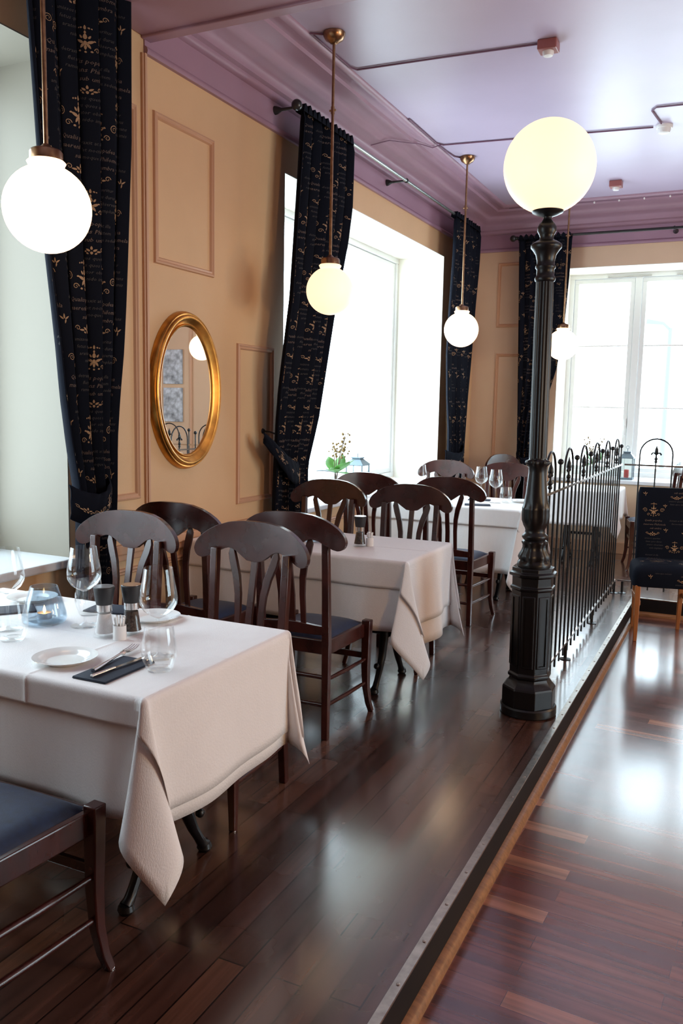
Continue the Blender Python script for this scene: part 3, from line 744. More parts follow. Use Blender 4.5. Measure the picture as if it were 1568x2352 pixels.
def make_chair(label):
    t = thing('dining_chair', label, 'chair')
    m = MT['mahogany']
    obj('crest_rail', crest_mesh(), m, t, 40, bevel=.005)
    for s in (-1, 1):
        bm = B(); add_tube(bm, [(s * .175, .205, 0), (s * .170, .195, .25), (s * .168, .192, .45), (s * .167, .200, .65), (s * .170, .222, .92)], [.021, .023, .025, .023, .022], 4)
        lg = obj('leg', bm, m, t, 40, bevel=.003)
        bm = B(); add_lathe(bm, [(.010, 0), (.012, .004), (.008, .008)], 10, (s * .175, .205, -.001)); obj('glide', bm, MT['steel'], lg, 40)
        bm = B(); add_tube(bm, [(s * .224, -.222, 0), (s * .214, -.207, .05), (s * .205, -.196, .13), (s * .202, -.193, .24), (s * .203, -.195, .38), (s * .204, -.196, .47)], [.017, .019, .022, .026, .029, .030], 4)
        lg = obj('leg', bm, m, t, 40, bevel=.004)
        bm = B(); add_lathe(bm, [(.010, 0), (.012, .004), (.008, .008)], 10, (s * .224, -.222, -.001)); obj('glide', bm, MT['steel'], lg, 40)
        for z in (.155, .275):
            bm = B(); add_tube(bm, [(s * .204, -.195, z), (s * .19, 0, z), (s * .172, .196, z)], [.008, .011, .008], 10); obj('stretcher', bm, m, t, 60)
    for z in (.155, .285):
        bm = B(); add_tube(bm, [(-.17, .197, z), (.17, .197, z)], .010, 10); obj('stretcher', bm, m, t, 60)
    bm = B(); add_box(bm, -.2, .2, -.203, -.187, .275, .305); obj('stretcher', bm, m, t, 0, bevel=.003)
    bm = B()
    ol = [(-.20, -.212), (.20, -.212), (.172, .185), (-.172, .185)]
    inn = [(-.175, -.185), (.175, -.185), (.15, .16), (-.15, .16)]
    vs = [[bm.verts.new((x, y, z)) for x, y in o_] for o_, z in ((ol, .385), (ol, .452), (inn, .452), (inn, .385))]
    for a, b in zip(vs, vs[1:] + vs[:1]):
        for i in range(4): bm.faces.new((a[i], a[(i + 1) % 4], b[(i + 1) % 4], b[i]))
    obj('seat_frame', bm, m, t, 0, bevel=.004)
    bm = B(); rows = []; G = 12
    for j in range(G + 1):
        v = j / G; y = lerp(-.206, .178, v); hw = lerp(.176, .165, v) if v > .1 else lerp(.172, .176, v * 10)
        if v <= .12: hw = .176
        row = []
        for i in range(G + 1):
            u = i / G * 2 - 1
            dome = (1 - abs(u) ** 4) * (1 - abs(2 * v - 1) ** 4)
            row.append(bm.verts.new((u * hw, y, .448 + .036 * dome ** .6)))
        rows.append(row)
    skin_rings(bm, rows, False, False)
    bd = [rows[0][i] for i in range(G + 1)] + [rows[j][G] for j in range(1, G + 1)] + [rows[G][i] for i in range(G - 1, -1, -1)] + [rows[j][0] for j in range(G - 1, 0, -1)]
    lo = [bm.verts.new((v.co.x, v.co.y, .425)) for v in bd]
    for i in range(len(bd)): bm.faces.new((bd[i], bd[(i + 1) % len(bd)], lo[(i + 1) % len(bd)], lo[i]))
    bm.faces.new(lo)
    obj('seat', bm, MT['navy'], t, 60)
    # back: straight centre slat, two flared splats, lower rail
    bm = B(); add_tube(bm, [(0, .203, .50), (0, .212, .65), (0, .240, .80), (0, .256, .885)], [.022, .022, .021, .022], 4, flat=.42); obj('splat', bm, m, t, 40, bevel=.002)
    for s in (-1, 1):
        pts = [(s * .058, .203, .50), (s * .056, .207, .58), (s * .055, .214, .66), (s * .060, .224, .74), (s * .074, .234, .81), (s * .094, .243, .865), (s * .104, .246, .900), (s * .106, .247, .922)]
        bm = B(); add_tube(bm, pts, [.017, .018, .019, .021, .023, .024, .022, .012], 4, flat=.5); obj('splat', bm, m, t, 40, bevel=.002)
    bm = B(); rows = []
    for i in range(17):
        x = lerp(-.165, .165, i / 16); h = .024 + .006 * math.cos(x / .165 * PI); rows.append([bm.verts.new((x, .19 + dy + .010 * (1 - (x / .165) ** 2), .505 + dz)) for dy, dz in ((0, -.022), (.022, -.022), (.022, h), (0, h))])
    skin_rings(bm, rows); obj('lower_rail', bm, m, t, 40, bevel=.002)
    return t
GRP = 'mahogany dining chairs'
chair0 = make_chair('mahogany chair nearest the camera, cut off at the lower left, its navy seat showing'); chair0['group'] = GRP
chair0.location = (-1.645, 1.39, 0); chair0.rotation_euler = (0, 0, PI)
for x, y, rz, lab in (
    (-2.36, 2.605, 0.02, 'mahogany chair behind the nearest table, next to the left curtain, facing the camera'),
    (-1.745, 2.605, -0.03, 'mahogany chair behind the nearest table on the aisle side, facing the camera'),
    (-2.42, 3.47, PI, 'mahogany chair below the oval mirror, its dark back turned to the camera'),
    (-1.79, 3.47, PI + .02, 'mahogany chair turned away from the camera, side and legs in view by the aisle'),
    (-2.365, 4.56, 0.0, 'mahogany chair on the window side behind the middle table, against the swept-back curtain'),
    (-1.80, 4.56, 0.02, 'mahogany chair behind the middle table on the aisle side, its legs under the cloth corner'),
    (-2.42, 5.74, PI, 'mahogany chair at the far table beside the window plant, only its crest showing'),
    (-1.80, 5.74, PI - .02, 'mahogany chair drawn out from the far table on the aisle side, blue seat showing'),
    (-2.42, 7.08, 0.0, 'reddish chair behind the far table below the corner curtain'),
    (-1.85, 7.10, 0.05, 'reddish chair behind the far table, just left of the lamp post'),
    (-2.06, 8.60, PI / 2 - .45, 'reddish chair by the end wall whose crest catches the window light'),
    (-.745, 8.58, -PI / 2 + .22, 'reddish chair behind the short railing, seen through its fleur hoop')):
    dup(chair0, (x, y, 0), rz, lab, GRP)

# ---------------------------------------------------------------- tables with iron trestles
def make_table(label, x0, x1, y0, y1):
    cx, cy = (x0 + x1) / 2, (y0 + y1) / 2; hx, hy = (x1 - x0) / 2, (y1 - y0) / 2
    t = thing('restaurant_table', label, 'table', (cx, cy, 0), 0, 'tables on iron trestles')
    bm = B(); add_box(bm, -hx + .006, hx - .006, -hy + .006, hy - .006, .715, .742); obj('tabletop', bm, MT['mahogany'], t, 0, bevel=.006)
    for s in (-1, 1):
        tx = s * (hx - .20)
        bm = B()
        for q in (-1, 1):
            add_tube(bm, [(tx, q * .045, .66), (tx, q * .05, .50), (tx, q * .075, .36), (tx, q * .085, .27), (tx, q * .10, .18), (tx, q * .135, .11), (tx, q * .165, .065), (tx, q * .185, .035), (tx, q * .20, .022)], [.018, .016, .020, .026, .022, .018, .016, .018, .022], 8)
            add_sphere(bm, (tx, q * .175, .145), .016, 8, 6); add_lathe(bm, [(.018, 0), (.026, .012), (.022, .028), (.008, .034)], 10, (tx, q * .20, 0))
        add_box(bm, tx - .02, tx + .02, -hy + .12, hy - .12, .66, .715); add_box(bm, tx - .010, tx + .010, -.055, .055, .46, .485); add_box(bm, tx - .010, tx + .010, -.07, .07, .27, .295)
        add_lathe(bm, [(.006, .30), (.03, .33), (.034, .38), (.02, .43), (.008, .46)], 10, (tx, 0, 0))
        obj('trestle', bm, MT['iron'], t, 45)
    bm = B(); add_tube(bm, [(-hx + .2, 0, .283), (hx - .2, 0, .283)], .014, 8); add_sphere(bm, (hx - .17, 0, .283), .03, 10, 8); obj('crossbar', bm, MT['iron'], t, 50)
    return t
T1 = (-2.62, -1.345, 1.665, 2.385); T2 = (-2.72, -1.455, 3.80, 4.46); T3 = (-2.74, -1.475, 6.25, 6.98); T4 = (-1.74, -1.06, 8.22, 8.95)
make_table('nearest table, in front at lower left, under a white cloth', *T1)
make_table('middle table with a pepper mill on its white cloth', *T2)
make_table('far table with wine glasses, left of the lamp post', *T3)
make_table('table by the end window behind the iron railing', *T4)

def cloth(name, label, T, z, hl, hr, hn, hf, seed=0, off=0.0, crease=(), k1=.20, k2=.13, group=None, k1f=.06):
    rnd = random.Random(seed); ph = [rnd.uniform(0, 6.28) for _ in range(8)]
    x0, x1, y0, y1 = T[0] - off, T[1] + off, T[2] - off, T[3] + off
    cx, cy = (x0 + x1) / 2, (y0 + y1) / 2; a, b = (x1 - x0) / 2, (y1 - y0) / 2; R = .016
    def drop(r):            # rounded table edge: outward offset and fall after r metres of cloth
        q = R * PI / 2
        if r < q: return R * math.sin(r / R), R * (1 - math.cos(r / R))
        return R, R + (r - q)
    bm = B(); bump = lambda x, y: sum(.0022 * math.exp(-((x - c) / .006) ** 2) for ax, c in crease if ax == 'x') + sum(.0016 * math.exp(-((y - c) / .006) ** 2) for ax, c in crease if ax == 'y')
    NX, NY = 64, 36
    def spread(n, half, ks):
        v = [-half + 2 * half * i / n for i in range(n + 1)]
        for c in ks: v += [c - .012, c - .006, c - .002, c + .002, c + .006, c + .012]
        return sorted(set(round(q, 5) for q in v if -half <= q <= half))
    xs = spread(NX, a, [c - cx for ax, c in crease if ax == 'x']); ys = spread(NY, b, [c - cy for ax, c in crease if ax == 'y'])
    V = {}
    def vert(p):
        k = tuple(round(c, 5) for c in p)
        if k not in V: V[k] = bm.verts.new(p)
        return V[k]
    def quad(p, q, r, s):
        vs = []
        for c in (p, q, r, s):
            v = vert(c)
            if v not in vs: vs.append(v)
        if len(vs) > 2:
            try: bm.faces.new(vs)
            except ValueError: pass
    def top(x, y): return (cx + x, cy + y, z + bump(cx + x, cy + y))
    for i in range(len(xs) - 1):
        for j in range(len(ys) - 1):
            quad(top(xs[i], ys[j]), top(xs[i + 1], ys[j]), top(xs[i + 1], ys[j + 1]), top(xs[i], ys[j + 1]))
    NR = 18
    def wave(u, r, s, end):
        env = min(1, max(0, end) / .10)
        return env * r * (.040 * math.sin(u * 8.5 + ph[s]) + .028 * math.sin(u * 15 + ph[s + 4]))
    def side(s, u, r):
        o, dz = drop(r)
        if s in (0, 1):      # +x, -x ; u = y
            sg = 1 if s == 0 else -1; w_ = wave(u, r, s, b - abs(u))
            return (cx + sg * (a + o + .10 * r * r + w_), cy + u, z + bump(cx + sg * a, cy + u) * (1 if r == 0 else .0) - dz)
        sg = 1 if s == 2 else -1; w_ = wave(u, r, s, a - abs(u))
        bu = bump(cx + u, cy + sg * b)
        return (cx + u, cy + sg * (b + o + .10 * r * r + w_ + bu * (0 if r == 0 else 1)), z + (bu if r == 0 else 0) - dz)
    for s, h, us in ((0, hr, ys), (1, hl, ys), (2, hf, xs), (3, hn, xs)):
        if h <= 0: continue
        for i in range(len(us) - 1):
            for q in range(NR):
                r0, r1 = h * (q / NR) ** 1.6, h * ((q + 1) / NR) ** 1.6
                quad(side(s, us[i], r0), side(s, us[i + 1], r0), side(s, us[i + 1], r1), side(s, us[i], r1))
    def corner(sx, sy, th, f, hx, hy):
        kk = (k1 if sy < 0 else k1f) if sx > 0 else .02; kl = k2 if sx > 0 else .02
        rmax = min(hx / max(1e-6, math.cos(th)), hy / max(1e-6, math.sin(th)))
        r = rmax * f
        o, dz = drop(r); dz0 = dz
        bell = math.sin(2 * th)
        g = r + .6 * r * r
        d = kk * g * max(0, bell) ** 1.3; l = kl * g * math.sin(4 * th)
        fall = max(.0, dz0 - .22 * d)
        dx = math.cos(th) * (o + .10 * r * r); dy = math.sin(th) * (o + .10 * r * r)
        s2 = .70711
        px = a + dx + d * s2 + l * s2; py = b + dy + d * s2 - l * s2
        return (cx + sx * px, cy + sy * py, z - fall)
    for sx, hx in ((1, hr), (-1, hl)):
        for sy, hy in ((1, hf), (-1, hn)):
            if hx <= 0 or hy <= 0: continue
            tc_ = math.atan2(hy, hx)
            ths = [tc_ * i / 16 for i in range(17)] + [lerp(tc_, PI / 2, i / 16) for i in range(1, 17)]
            for i in range(32):
                for q in range(NR):
                    f0, f1 = (q / NR) ** 1.6, ((q + 1) / NR) ** 1.6
                    quad(corner(sx, sy, ths[i], f0, hx, hy), corner(sx, sy, ths[i + 1], f0, hx, hy), corner(sx, sy, ths[i + 1], f1, hx, hy), corner(sx, sy, ths[i], f1, hx, hy))
    bmesh.ops.remove_doubles(bm, verts=bm.verts, dist=.0004)
    o = obj(name, bm, MT['cloth'], None, smooth=75)
    so = o.modifiers.new('thick', 'SOLIDIFY'); so.thickness = .0016; so.offset = -1
    return tag(o, label, 'tablecloth', group)
TG = 'white tablecloths'
cloth('tablecloth', 'long white undercloth of the nearest table, its corner hanging to a low point', T1, .7445, .10, .385, .335, .255, 3, 0, (), .21, .14, TG, .09)
cloth('tablecloth', 'white upper cloth of the nearest table, under the plates and glasses', T1, .7525, .10, .350, .090, .12, 3, .010, (('x', -1.728), ('y', 2.03)), .21, .14, TG, .09)
cloth('tablecloth', 'long white undercloth of the middle table, showing below the upper one', T2, .7445, .10, .47, .36, .22, 8, 0, (), .07, .16, TG, .05)
cloth('tablecloth', 'white upper cloth of the middle table with square fold creases', T2, .7525, .10, .36, .15, .12, 8, .010, (('y', 4.13), ('x', -2.1)), .07, .16, TG, .05)
cloth('tablecloth', 'long white undercloth of the far table, reaching almost to the floor', T3, .7445, .10, .42, .50, .22, 14, 0, (), .05, .16, TG, .05)
cloth('tablecloth', 'white upper cloth of the far table, under the wine glasses', T3, .7525, .10, .10, .15, .12, 14, .010, (), .05, .16, TG, .05)
cloth('tablecloth', 'white cloth of the table behind the iron railing', T4, .7445, .26, .30, .345, .25, 21, 0, (), .12, .12, TG, .05)

# ---------------------------------------------------------------- tableware
ZT = .7533
TS = 1.27                                             # generous restaurant glassware and crockery
def wine_glass(label, loc):
    t = thing('wine_glass', label, 'wine glass', loc, 0, 'stemmed wine glasses'); t.scale = (TS,) * 3
    prof_o = [(.006, .094), (.018, .100), (.034, .112), (.043, .128), (.0445, .140), (.042, .160), (.037, .185), (.033, .212)]
    bm = B(); add_lathe(bm, [(.0, .0935)] + prof_o + [(r - .0011, z) for r, z in reversed(prof_o)] + [(0, .0950)], 36); obj('bowl', bm, MT['glass'], t, 70)
    bm = B(); add_lathe(bm, [(.036, 0), (.037, .0012), (.020, .0035), (.006, .008), (.0036, .016), (.0032, .050), (.0036, .080), (.006, .094)], 28); obj('stem', bm, MT['glass'], t, 70)
    return t
def tumbler(label, loc):
    po = [(.026, .0), (.0300, .006), (.037, .025), (.040, .042), (.0385, .062), (.034, .085), (.0315, .100)]
    bm = B(); add_lathe(bm, [(0, 0)] + po + [(r - .0012, z + (.008 if i == 0 else 0)) for i, (r, z) in reversed(list(enumerate(po)))] + [(0, .009)], 36)
    o = obj('tumbler', bm, MT['glass'], None, 70, loc=loc); o.scale = (TS,) * 3
    return tag(o, label, 'tumbler', 'stemless water tumblers')
def plate(label, loc, r=.092):
    pr_ = [(0, .003), (.045, .003), (.050, .004), (.054, .008), (.070, .013), (.0795, .0165), (.082, .017), (.080, .0145), (.056, .006), (.052, .0005), (0, .0)]
    bm = B(); add_lathe(bm, [(a * r / .082, z) for a, z in pr_], 48)
    return tag(obj('side_plate', bm, MT['porcelain'], None, 50, loc=loc), label, 'plate', 'white side plates')
def mill(label, loc, filling, cap='captop'):
    t = thing('spice_mill', label, 'spice mill', loc, 0, 'glass spice mills with black caps'); t.scale = (TS,) * 3
    po = [(.0285, .0), (.0290, .004), (.0265, .012), (.0215, .040), (.0180, .066), (.0180, .072)]
    bm = B(); add_lathe(bm, [(0, 0)] + po + [(r - .0022, z + (.007 if i < 2 else 0)) for i, (r, z) in reversed(list(enumerate(po)))] + [(0, .009)], 32); obj('jar', bm, MT['jarglass'], t, 50)
    bm = B(); add_lathe(bm, [(0, .010), (.0238, .011), (.0232, .014), (.0188, .042), (.0160, .060), (0, .060)], 28); obj('filling', bm, filling, t, 50)
    bm = B(); add_lathe(bm, [(0, .066), (.0190, .066), (.0190, .083), (0, .083)], 32); obj('collar', bm, MT['steel'], t, 40)
    bm = B(); add_lathe(bm, [(0, .083), (.0200, .083), (.0205, .085), (.0265, .124), (.0262, .127), (.025, .128), (0, .127)], 32); cp = obj('cap', bm, MT['rubber'], t, 40)
    bm = B(); add_lathe(bm, [(0, .1272), (.0245, .1285), (.0245, .1292), (0, .1290)], 32); obj('cap_top', bm, MT[cap], cp, 40)
    return t
def toothpicks(label, loc):
    t = thing('toothpick_holder', label, 'toothpick holder', loc, 0, 'small toothpick holders'); t.scale = (TS,) * 3
    bm = B(); add_lathe(bm, [(0, 0), (.0165, 0), (.0168, .002), (.0165, .036), (.0145, .0365), (.0145, .006), (0, .005)], 28); obj('cup', bm, MT['porcelain'], t, 50)
    rn = random.Random(3)
    for i in range(9):
        a = 2 * PI * i / 9; r = .010
        bm = B(); add_tube(bm, [(.006 * math.cos(a), .006 * math.sin(a), .006), (r * 1.25 * math.cos(a), r * 1.25 * math.sin(a), .058 + rn.uniform(-.004, .005))], .0026, 6)
        obj('toothpick', bm, MT['porcelain'], t, 60)
    return t
wine_glass('wine glass standing behind the tumbler at the aisle end of the nearest table', (-1.512, 1.946, ZT))
wine_glass('wine glass left of the salt mill on the nearest table', (-1.945, 2.110, ZT))
wine_glass('wine glass cut by the left picture edge, beside the candle glass', (-2.13, 1.955, ZT))
tumbler('stemless tumbler next to the napkin with fork and knife', (-1.436, 1.850, ZT))
tumbler('stemless tumbler behind the wine glass left of the salt mill', (-2.037, 2.235, ZT))
tumbler('stemless tumbler at the left picture edge in front of the candle glass', (-2.020, 1.868, ZT))
plate('white plate at the front of the nearest table, left of the napkin', (-1.722, 1.785, ZT))
plate('white plate behind the pepper mill on the nearest table', (-1.800, 2.290, ZT))
plate('white plate behind the tealight glass on the nearest table', (-2.37, 2.295, ZT))
mill('mill filled with white salt on the nearest table', (-1.803, 2.045, ZT), MT['salt'])
mill('mill filled with black pepper on the nearest table', (-1.747, 2.110, ZT), MT['pepper'], 'steel')
toothpicks('white toothpick holder between the salt and pepper mills', (-1.738, 2.040, ZT))
# tealight in a smoky glass
t = thing('tealight_holder', 'smoky glass holder with a burning tealight', 'candle holder', (-2.09, 2.075, ZT), 0, 'tealight glasses'); t.scale = (1.22,) * 3
po = [(.050, .0), (.058, .006), (.0605, .016), (.058, .032), (.049, .064), (.040, .092), (.0365, .104)]
bm = B(); add_lathe(bm, [(0, 0)] + po + [(r - .0022, z + (.010 if i == 0 else 0)) for i, (r, z) in reversed(list(enumerate(po)))] + [(0, .012)], 40); obj('glass_shade', bm, MT['smoke'], t, 60)
bm = B(); add_lathe(bm, [(0, .0125), (.0195, .0125), (.020, .014), (.020, .029), (.0205, .0295), (.0188, .0295), (.0186, .024), (0, .024)], 28); tl = obj('tealight', bm, MT['tin'], t, 40)
bm = B(); add_lathe(bm, [(0, .0242), (.0184, .0242), (.0184, .0262), (0, .0258)], 24); obj('wax', bm, MT['wax'], tl, 40)
bm = B(); add_lathe(bm, [(.001, .027), (.0034, .031), (.0040, .036), (.0024, .043), (.0002, .050)], 10); obj('flame', bm, MT['flame'], tl, 60)

def frame_xy(o_, ax): # local -> world helper for flat table things
    ux = Vector((math.cos(ax), math.sin(ax), 0)); uy = Vector((-math.sin(ax), math.cos(ax), 0))
    return ux, uy
def napkin(label, loc, rz, l=.215, w_=.114):
    bm = B(); rows = []
    for zz, e_ in ((.0002, 0), (.0024, .001), (.0030, 0), (.0034, .0015), (.0055, .001), (.0062, .003)):
        rows.append([bm.verts.new((sx * (l / 2 - e_), sy * (w_ / 2 - e_), zz)) for sx, sy in ((-1, -1), (1, -1), (1, 1), (-1, 1))])
    skin_rings(bm, rows)
    o = obj('folded_napkin', bm, MT['napkin'], None, smooth=30, bevel=.001, loc=loc); o.rotation_euler = (0, 0, rz)
    return tag(o, label, 'napkin', 'folded navy napkins')
NX_, NY_, NR_ = -1.543, 1.788, 1.585
napkin('folded navy napkin under the fork and knife on the nearest table', (NX_, NY_, ZT), NR_)
napkin('folded navy napkin at the back of the nearest table beside the pepper mill', (-2.02, 2.325, ZT), .2, .16)
napkin('folded navy napkin at the left picture edge behind the tumbler', (-2.33, 2.12, ZT), .9)
def fork(label, loc, rz):
    bm = B(); z0 = .0
    pts = [(-.095, 0, .003), (-.06, 0, .0035), (-.01, 0, .0055), (.03, 0, .007), (.042, 0, .004)]
    add_tube(bm, pts, [.0062, .0055, .0030, .0030, .0075], 8, flat=.9)
    rows = []
    for x, hw, z in ((.040, .008, .004), (.050, .0118, .003), (.060, .0118, .0026)):
        rows.append([bm.verts.new((x, y, z + dz)) for y, dz in ((-hw, 0), (hw, 0), (hw, .002), (-hw, .002))])
    skin_rings(bm, rows)
    for i in range(4):
        y = -.0099 + i * .0066
        add_tube(bm, [(.058, y, .0038), (.085, y, .004), (.105, y * .95, .008)], [.0020, .0018, .0010], 6)
    o = obj('fork', bm, MT['steel'], None, 50, loc=loc); o.rotation_euler = (0, 0, rz); o.scale = (1.27, 1.27, 1.1)
    return tag(o, label, 'fork')
def knife(label, loc, rz):
    t = thing('table_knife', label, 'knife', loc, rz)
    bm = B(); add_tube(bm, [(-.10, 0, .004), (-.06, 0, .004), (-.012, 0, .004)], [.0068, .0062, .0045], 8, flat=.9); obj('handle', bm, MT['steel'], t, 50)
    ol = [(-.014, -.0045), (.06, -.0095), (.085, -.008), (.100, .001), (.102, .005), (-.014, .005)]
    bm = B(); add_poly_prism(bm, ol, lambda p: (p[0], p[1], .0032), lambda p: (p[0], p[1], .0048)); obj('blade', bm, MT['steel'], t, 20)
    return t
ux, uy = frame_xy(0, NR_)
def on_nap(a, b): return (NX_ + ux.x * a + uy.x * b, NY_ + ux.y * a + uy.y * b, ZT + .0064)
fork('steel fork lying tines up on the navy napkin', on_nap(.062, .052), NR_ + .20)
knife('steel knife beside the fork on the navy napkin', on_nap(.004, -.008), NR_ - .06)

# middle table
mill('pepper mill on the middle table', (-1.826, 4.085, ZT), MT['pepper'], 'steel')
toothpicks('toothpick holder beside the pepper mill on the middle table', (-1.780, 4.115, ZT))
t = thing('tealight_holder', 'dark glass candle holder on the middle table, mostly hidden by a chair back', 'candle holder', (-2.12, 4.10, ZT), 0, 'tealight glasses'); t.scale = (1.22,) * 3
po = [(.050, .0), (.058, .006), (.0605, .016), (.058, .026), (.050, .038)]
bm = B(); add_lathe(bm, [(0, 0)] + po + [(r - .0022, z + (.010 if i == 0 else 0)) for i, (r, z) in reversed(list(enumerate(po)))] + [(0, .012)], 40); obj('glass_shade', bm, MT['smoke'], t, 60)
# far table
wine_glass('wine glass nearest the lamp post on the far table', (-1.765, 6.60, ZT))
wine_glass('second wine glass from the lamp post on the far table', (-1.96, 6.86, ZT))
wine_glass('wine glass at the window end of the far table', (-2.46, 6.74, ZT))
tumbler('tumbler beside the wine glass nearest the lamp post', (-1.695, 6.665, ZT))
plate('white plate on the far table, left of the lamp post', (-1.60, 6.78, ZT), .10)
napkin('dark napkin at the front of the far table', (-1.84, 6.36, ZT), .3, .20)
napkin('dark napkin behind the glasses on the far table', (-1.93, 6.72, ZT), .2, .18)
# table behind the railing
wine_glass('wine glass on the table behind the iron railing', (-1.33, 8.55, ZT - .005))

# ---------------------------------------------------------------- upholstered chair on the lower floor
t = thing('upholstered_chair', 'chair covered in dark gold-lettered fabric on orange wooden legs', 'chair', (-.455, 6.47, LOW), math.radians(13))
UW, SD = .205, .225
bm = B(); rows = []
def seat_ring(z, e_): return [bm.verts.new((x, y, z)) for x, y in rr_(UW + .02 - e_, SD - e_, .05)]
def rr_(a, b, r):
    pts = []
    for cx_, cy_, a0 in ((a - r, b - r, 0), (-a + r, b - r, PI / 2), (-a + r, -b + r, PI), (a - r, -b + r, 1.5 * PI)):
        for i in range(6):
            th = a0 + PI / 2 * i / 5; x = cx_ + r * math.cos(th); y = cy_ + r * math.sin(th)
            pts.append((x * (1 + .05 * (-y / b)), y))
    return pts
for z, e_ in ((.40, .012), (.405, .002), (.47, 0), (.51, .004), (.535, .016), (.552, .05), (.560, .10), (.562, .16)): rows.append(seat_ring(z, e_))
skin_rings(bm, rows); obj('seat', bm, MT['drape'], t, 60)
bm = B(); rows = []
BW = .178
for i in range(13):
    z = .42 + (1.075 - .42) * i / 12; yb = .185 + .07 * (i / 12) ** 1.4
    hw = BW - (.012 if i == 12 else 0); th = .030 - (.010 if i == 12 else 0)
    ring = []
    for cx_, cy_, a0 in ((hw - .02, th - .015, 0), (-hw + .02, th - .015, PI / 2), (-hw + .02, -th + .015, PI), (hw - .02, -th + .015, 1.5 * PI)):
        for q in range(4):
            aa = a0 + PI / 2 * q / 3; ring.append(bm.verts.new((cx_ + .02 * math.cos(aa), yb + cy_ + .015 * math.sin(aa), z)))
    rows.append(ring)
skin_rings(bm, rows); bk = obj('backrest', bm, MT['drape'], t, 50)
def back_surf(u, d):
    z = 1.062 - d; i = (z - .42) / (1.075 - .42); return (u - BW + .012, .185 + .07 * max(0, i) ** 1.4 - .0318, z)
make_print(2 * BW - .024, .50, back_surf, .02, -.10, 'printed_motif', bk, k=.80)
def seat_surf(u, d):       # from the back of the seat top over the front edge
    x = u - UW + .02
    if d < .30: return (x, .155 - d, .5635 - (.0 if abs(x) < .06 and d < .06 else .0) - max(0, (abs(x) - .10)) * .12 - max(0, (abs(.155 - d) - .10)) * .18)
    q = d - .30
    if q < .10: return (x, -.155 - q * .62, .5535 - q * .38)
    return (x, -SD - .0045, .512 - (q - .10))
make_print(2 * UW - .04, .50, seat_surf, .05, .03, 'printed_motif', t.children[0], k=.80)
for sx in (-1, 1):
    bm = B(); add_tube(bm, [(sx * .195, -.205, 0), (sx * .195, -.200, .41)], [.018, .028], 4); obj('leg', bm, MT['beech'], t, 30, bevel=.004)
    bm = B(); add_tube(bm, [(sx * .165, .235, 0), (sx * .163, .195, .22), (sx * .163, .185, .42)], [.018, .024, .026], 4); obj('leg', bm, MT['beech'], t, 30, bevel=.004)
    bm = B(); add_box(bm, sx * .178 - .009, sx * .178 + .009, -.19, .19, .26, .295); obj('stretcher', bm, MT['beech'], t, 0, bevel=.003)

# ---------------------------------------------------------------- things on the window sills
def leaf_mesh(bm, base, d, length, width, droop):
    d = Vector(d).normalized(); side = d.cross(Vector((0, 0, 1)))
    side = side.normalized() if side.length > .01 else Vector((1, 0, 0))
    rows = []
    for i in range(7):
        t_ = i / 6; p = Vector(base) + d * length * t_ + Vector((0, 0, -droop * t_ * t_)); w_ = width * math.sin(PI * min(.98, .12 + .86 * t_)) * .5
        rows.append([bm.verts.new(p - side * w_), bm.verts.new(p + Vector((0, 0, -w_ * .25))), bm.verts.new(p + side * w_)])
    for a, b in zip(rows[:-1], rows[1:]):
        for i in range(2): bm.faces.new((a[i], a[i + 1], b[i + 1], b[i]))
def flowers(label, loc, sc=1.0, seed=1):
    rn = random.Random(seed)
    t = thing('flower_vase', label, 'flower vase', loc, 0, 'vases of flowers on the window sills')
    bm = B(); po = [(.022, 0), (.026, .006), (.018, .05), (.030, .12), (.033, .15)]
    add_lathe(bm, [(0, 0)] + [(r * sc, z * sc) for r, z in po] + [((r - .003) * sc, (z + .006) * sc) for r, z in reversed(po)] + [(0, .01 * sc)], 20); obj('vase', bm, MT['glass'], t, 50)
    for i in range(7):
        a = rn.uniform(0, 6.28); bm = B(); leaf_mesh(bm, (0, 0, .13 * sc), (math.cos(a), math.sin(a), 1.2 - i * .16), rn.uniform(.12, .18) * sc, .085 * sc, .03 * sc * i / 3)
        o = obj('leaf', bm, MT['leaf'] if i != 5 else MT['greyleaf'], t, 60); so = o.modifiers.new('thick', 'SOLIDIFY'); so.thickness = .0012
    for i in range(6):
        a = rn.uniform(0, 6.28); sp = rn.uniform(.02, .12) * sc; h = rn.uniform(.26, .36) * sc
        bm = B(); p1 = (sp * .4 * math.cos(a), sp * .4 * math.sin(a), .22 * sc); p2 = (sp * math.cos(a), sp * math.sin(a), h)
        add_tube(bm, [(0, 0, .05 * sc), p1, p2], [.0032 * sc, .0026 * sc, .002 * sc], 6); st = obj('stem', bm, MT['twig'], t, 60)
        bm = B()
        for q in range(7): add_sphere(bm, (lerp(p1[0], p2[0], q / 6) + rn.uniform(-.03, .03) * sc, lerp(p1[1], p2[1], q / 6) + rn.uniform(-.03, .03) * sc, lerp(p1[2], p2[2], q / 6) + rn.uniform(-.01, .02) * sc), rn.uniform(.005, .009) * sc, 6, 4)
        obj('blossom', bm, MT['petal'], st, 60)
    return t
SZ = .775
flowers('vase of green leaves and tiny blossoms on the sill of the large side window', (XW - .20, 6.19, SZ), 1.45, 4)
flowers('vase of green leaves on the end window sill, seen above the railing', (-1.455, YB + .24, .785), 1.2, 9)
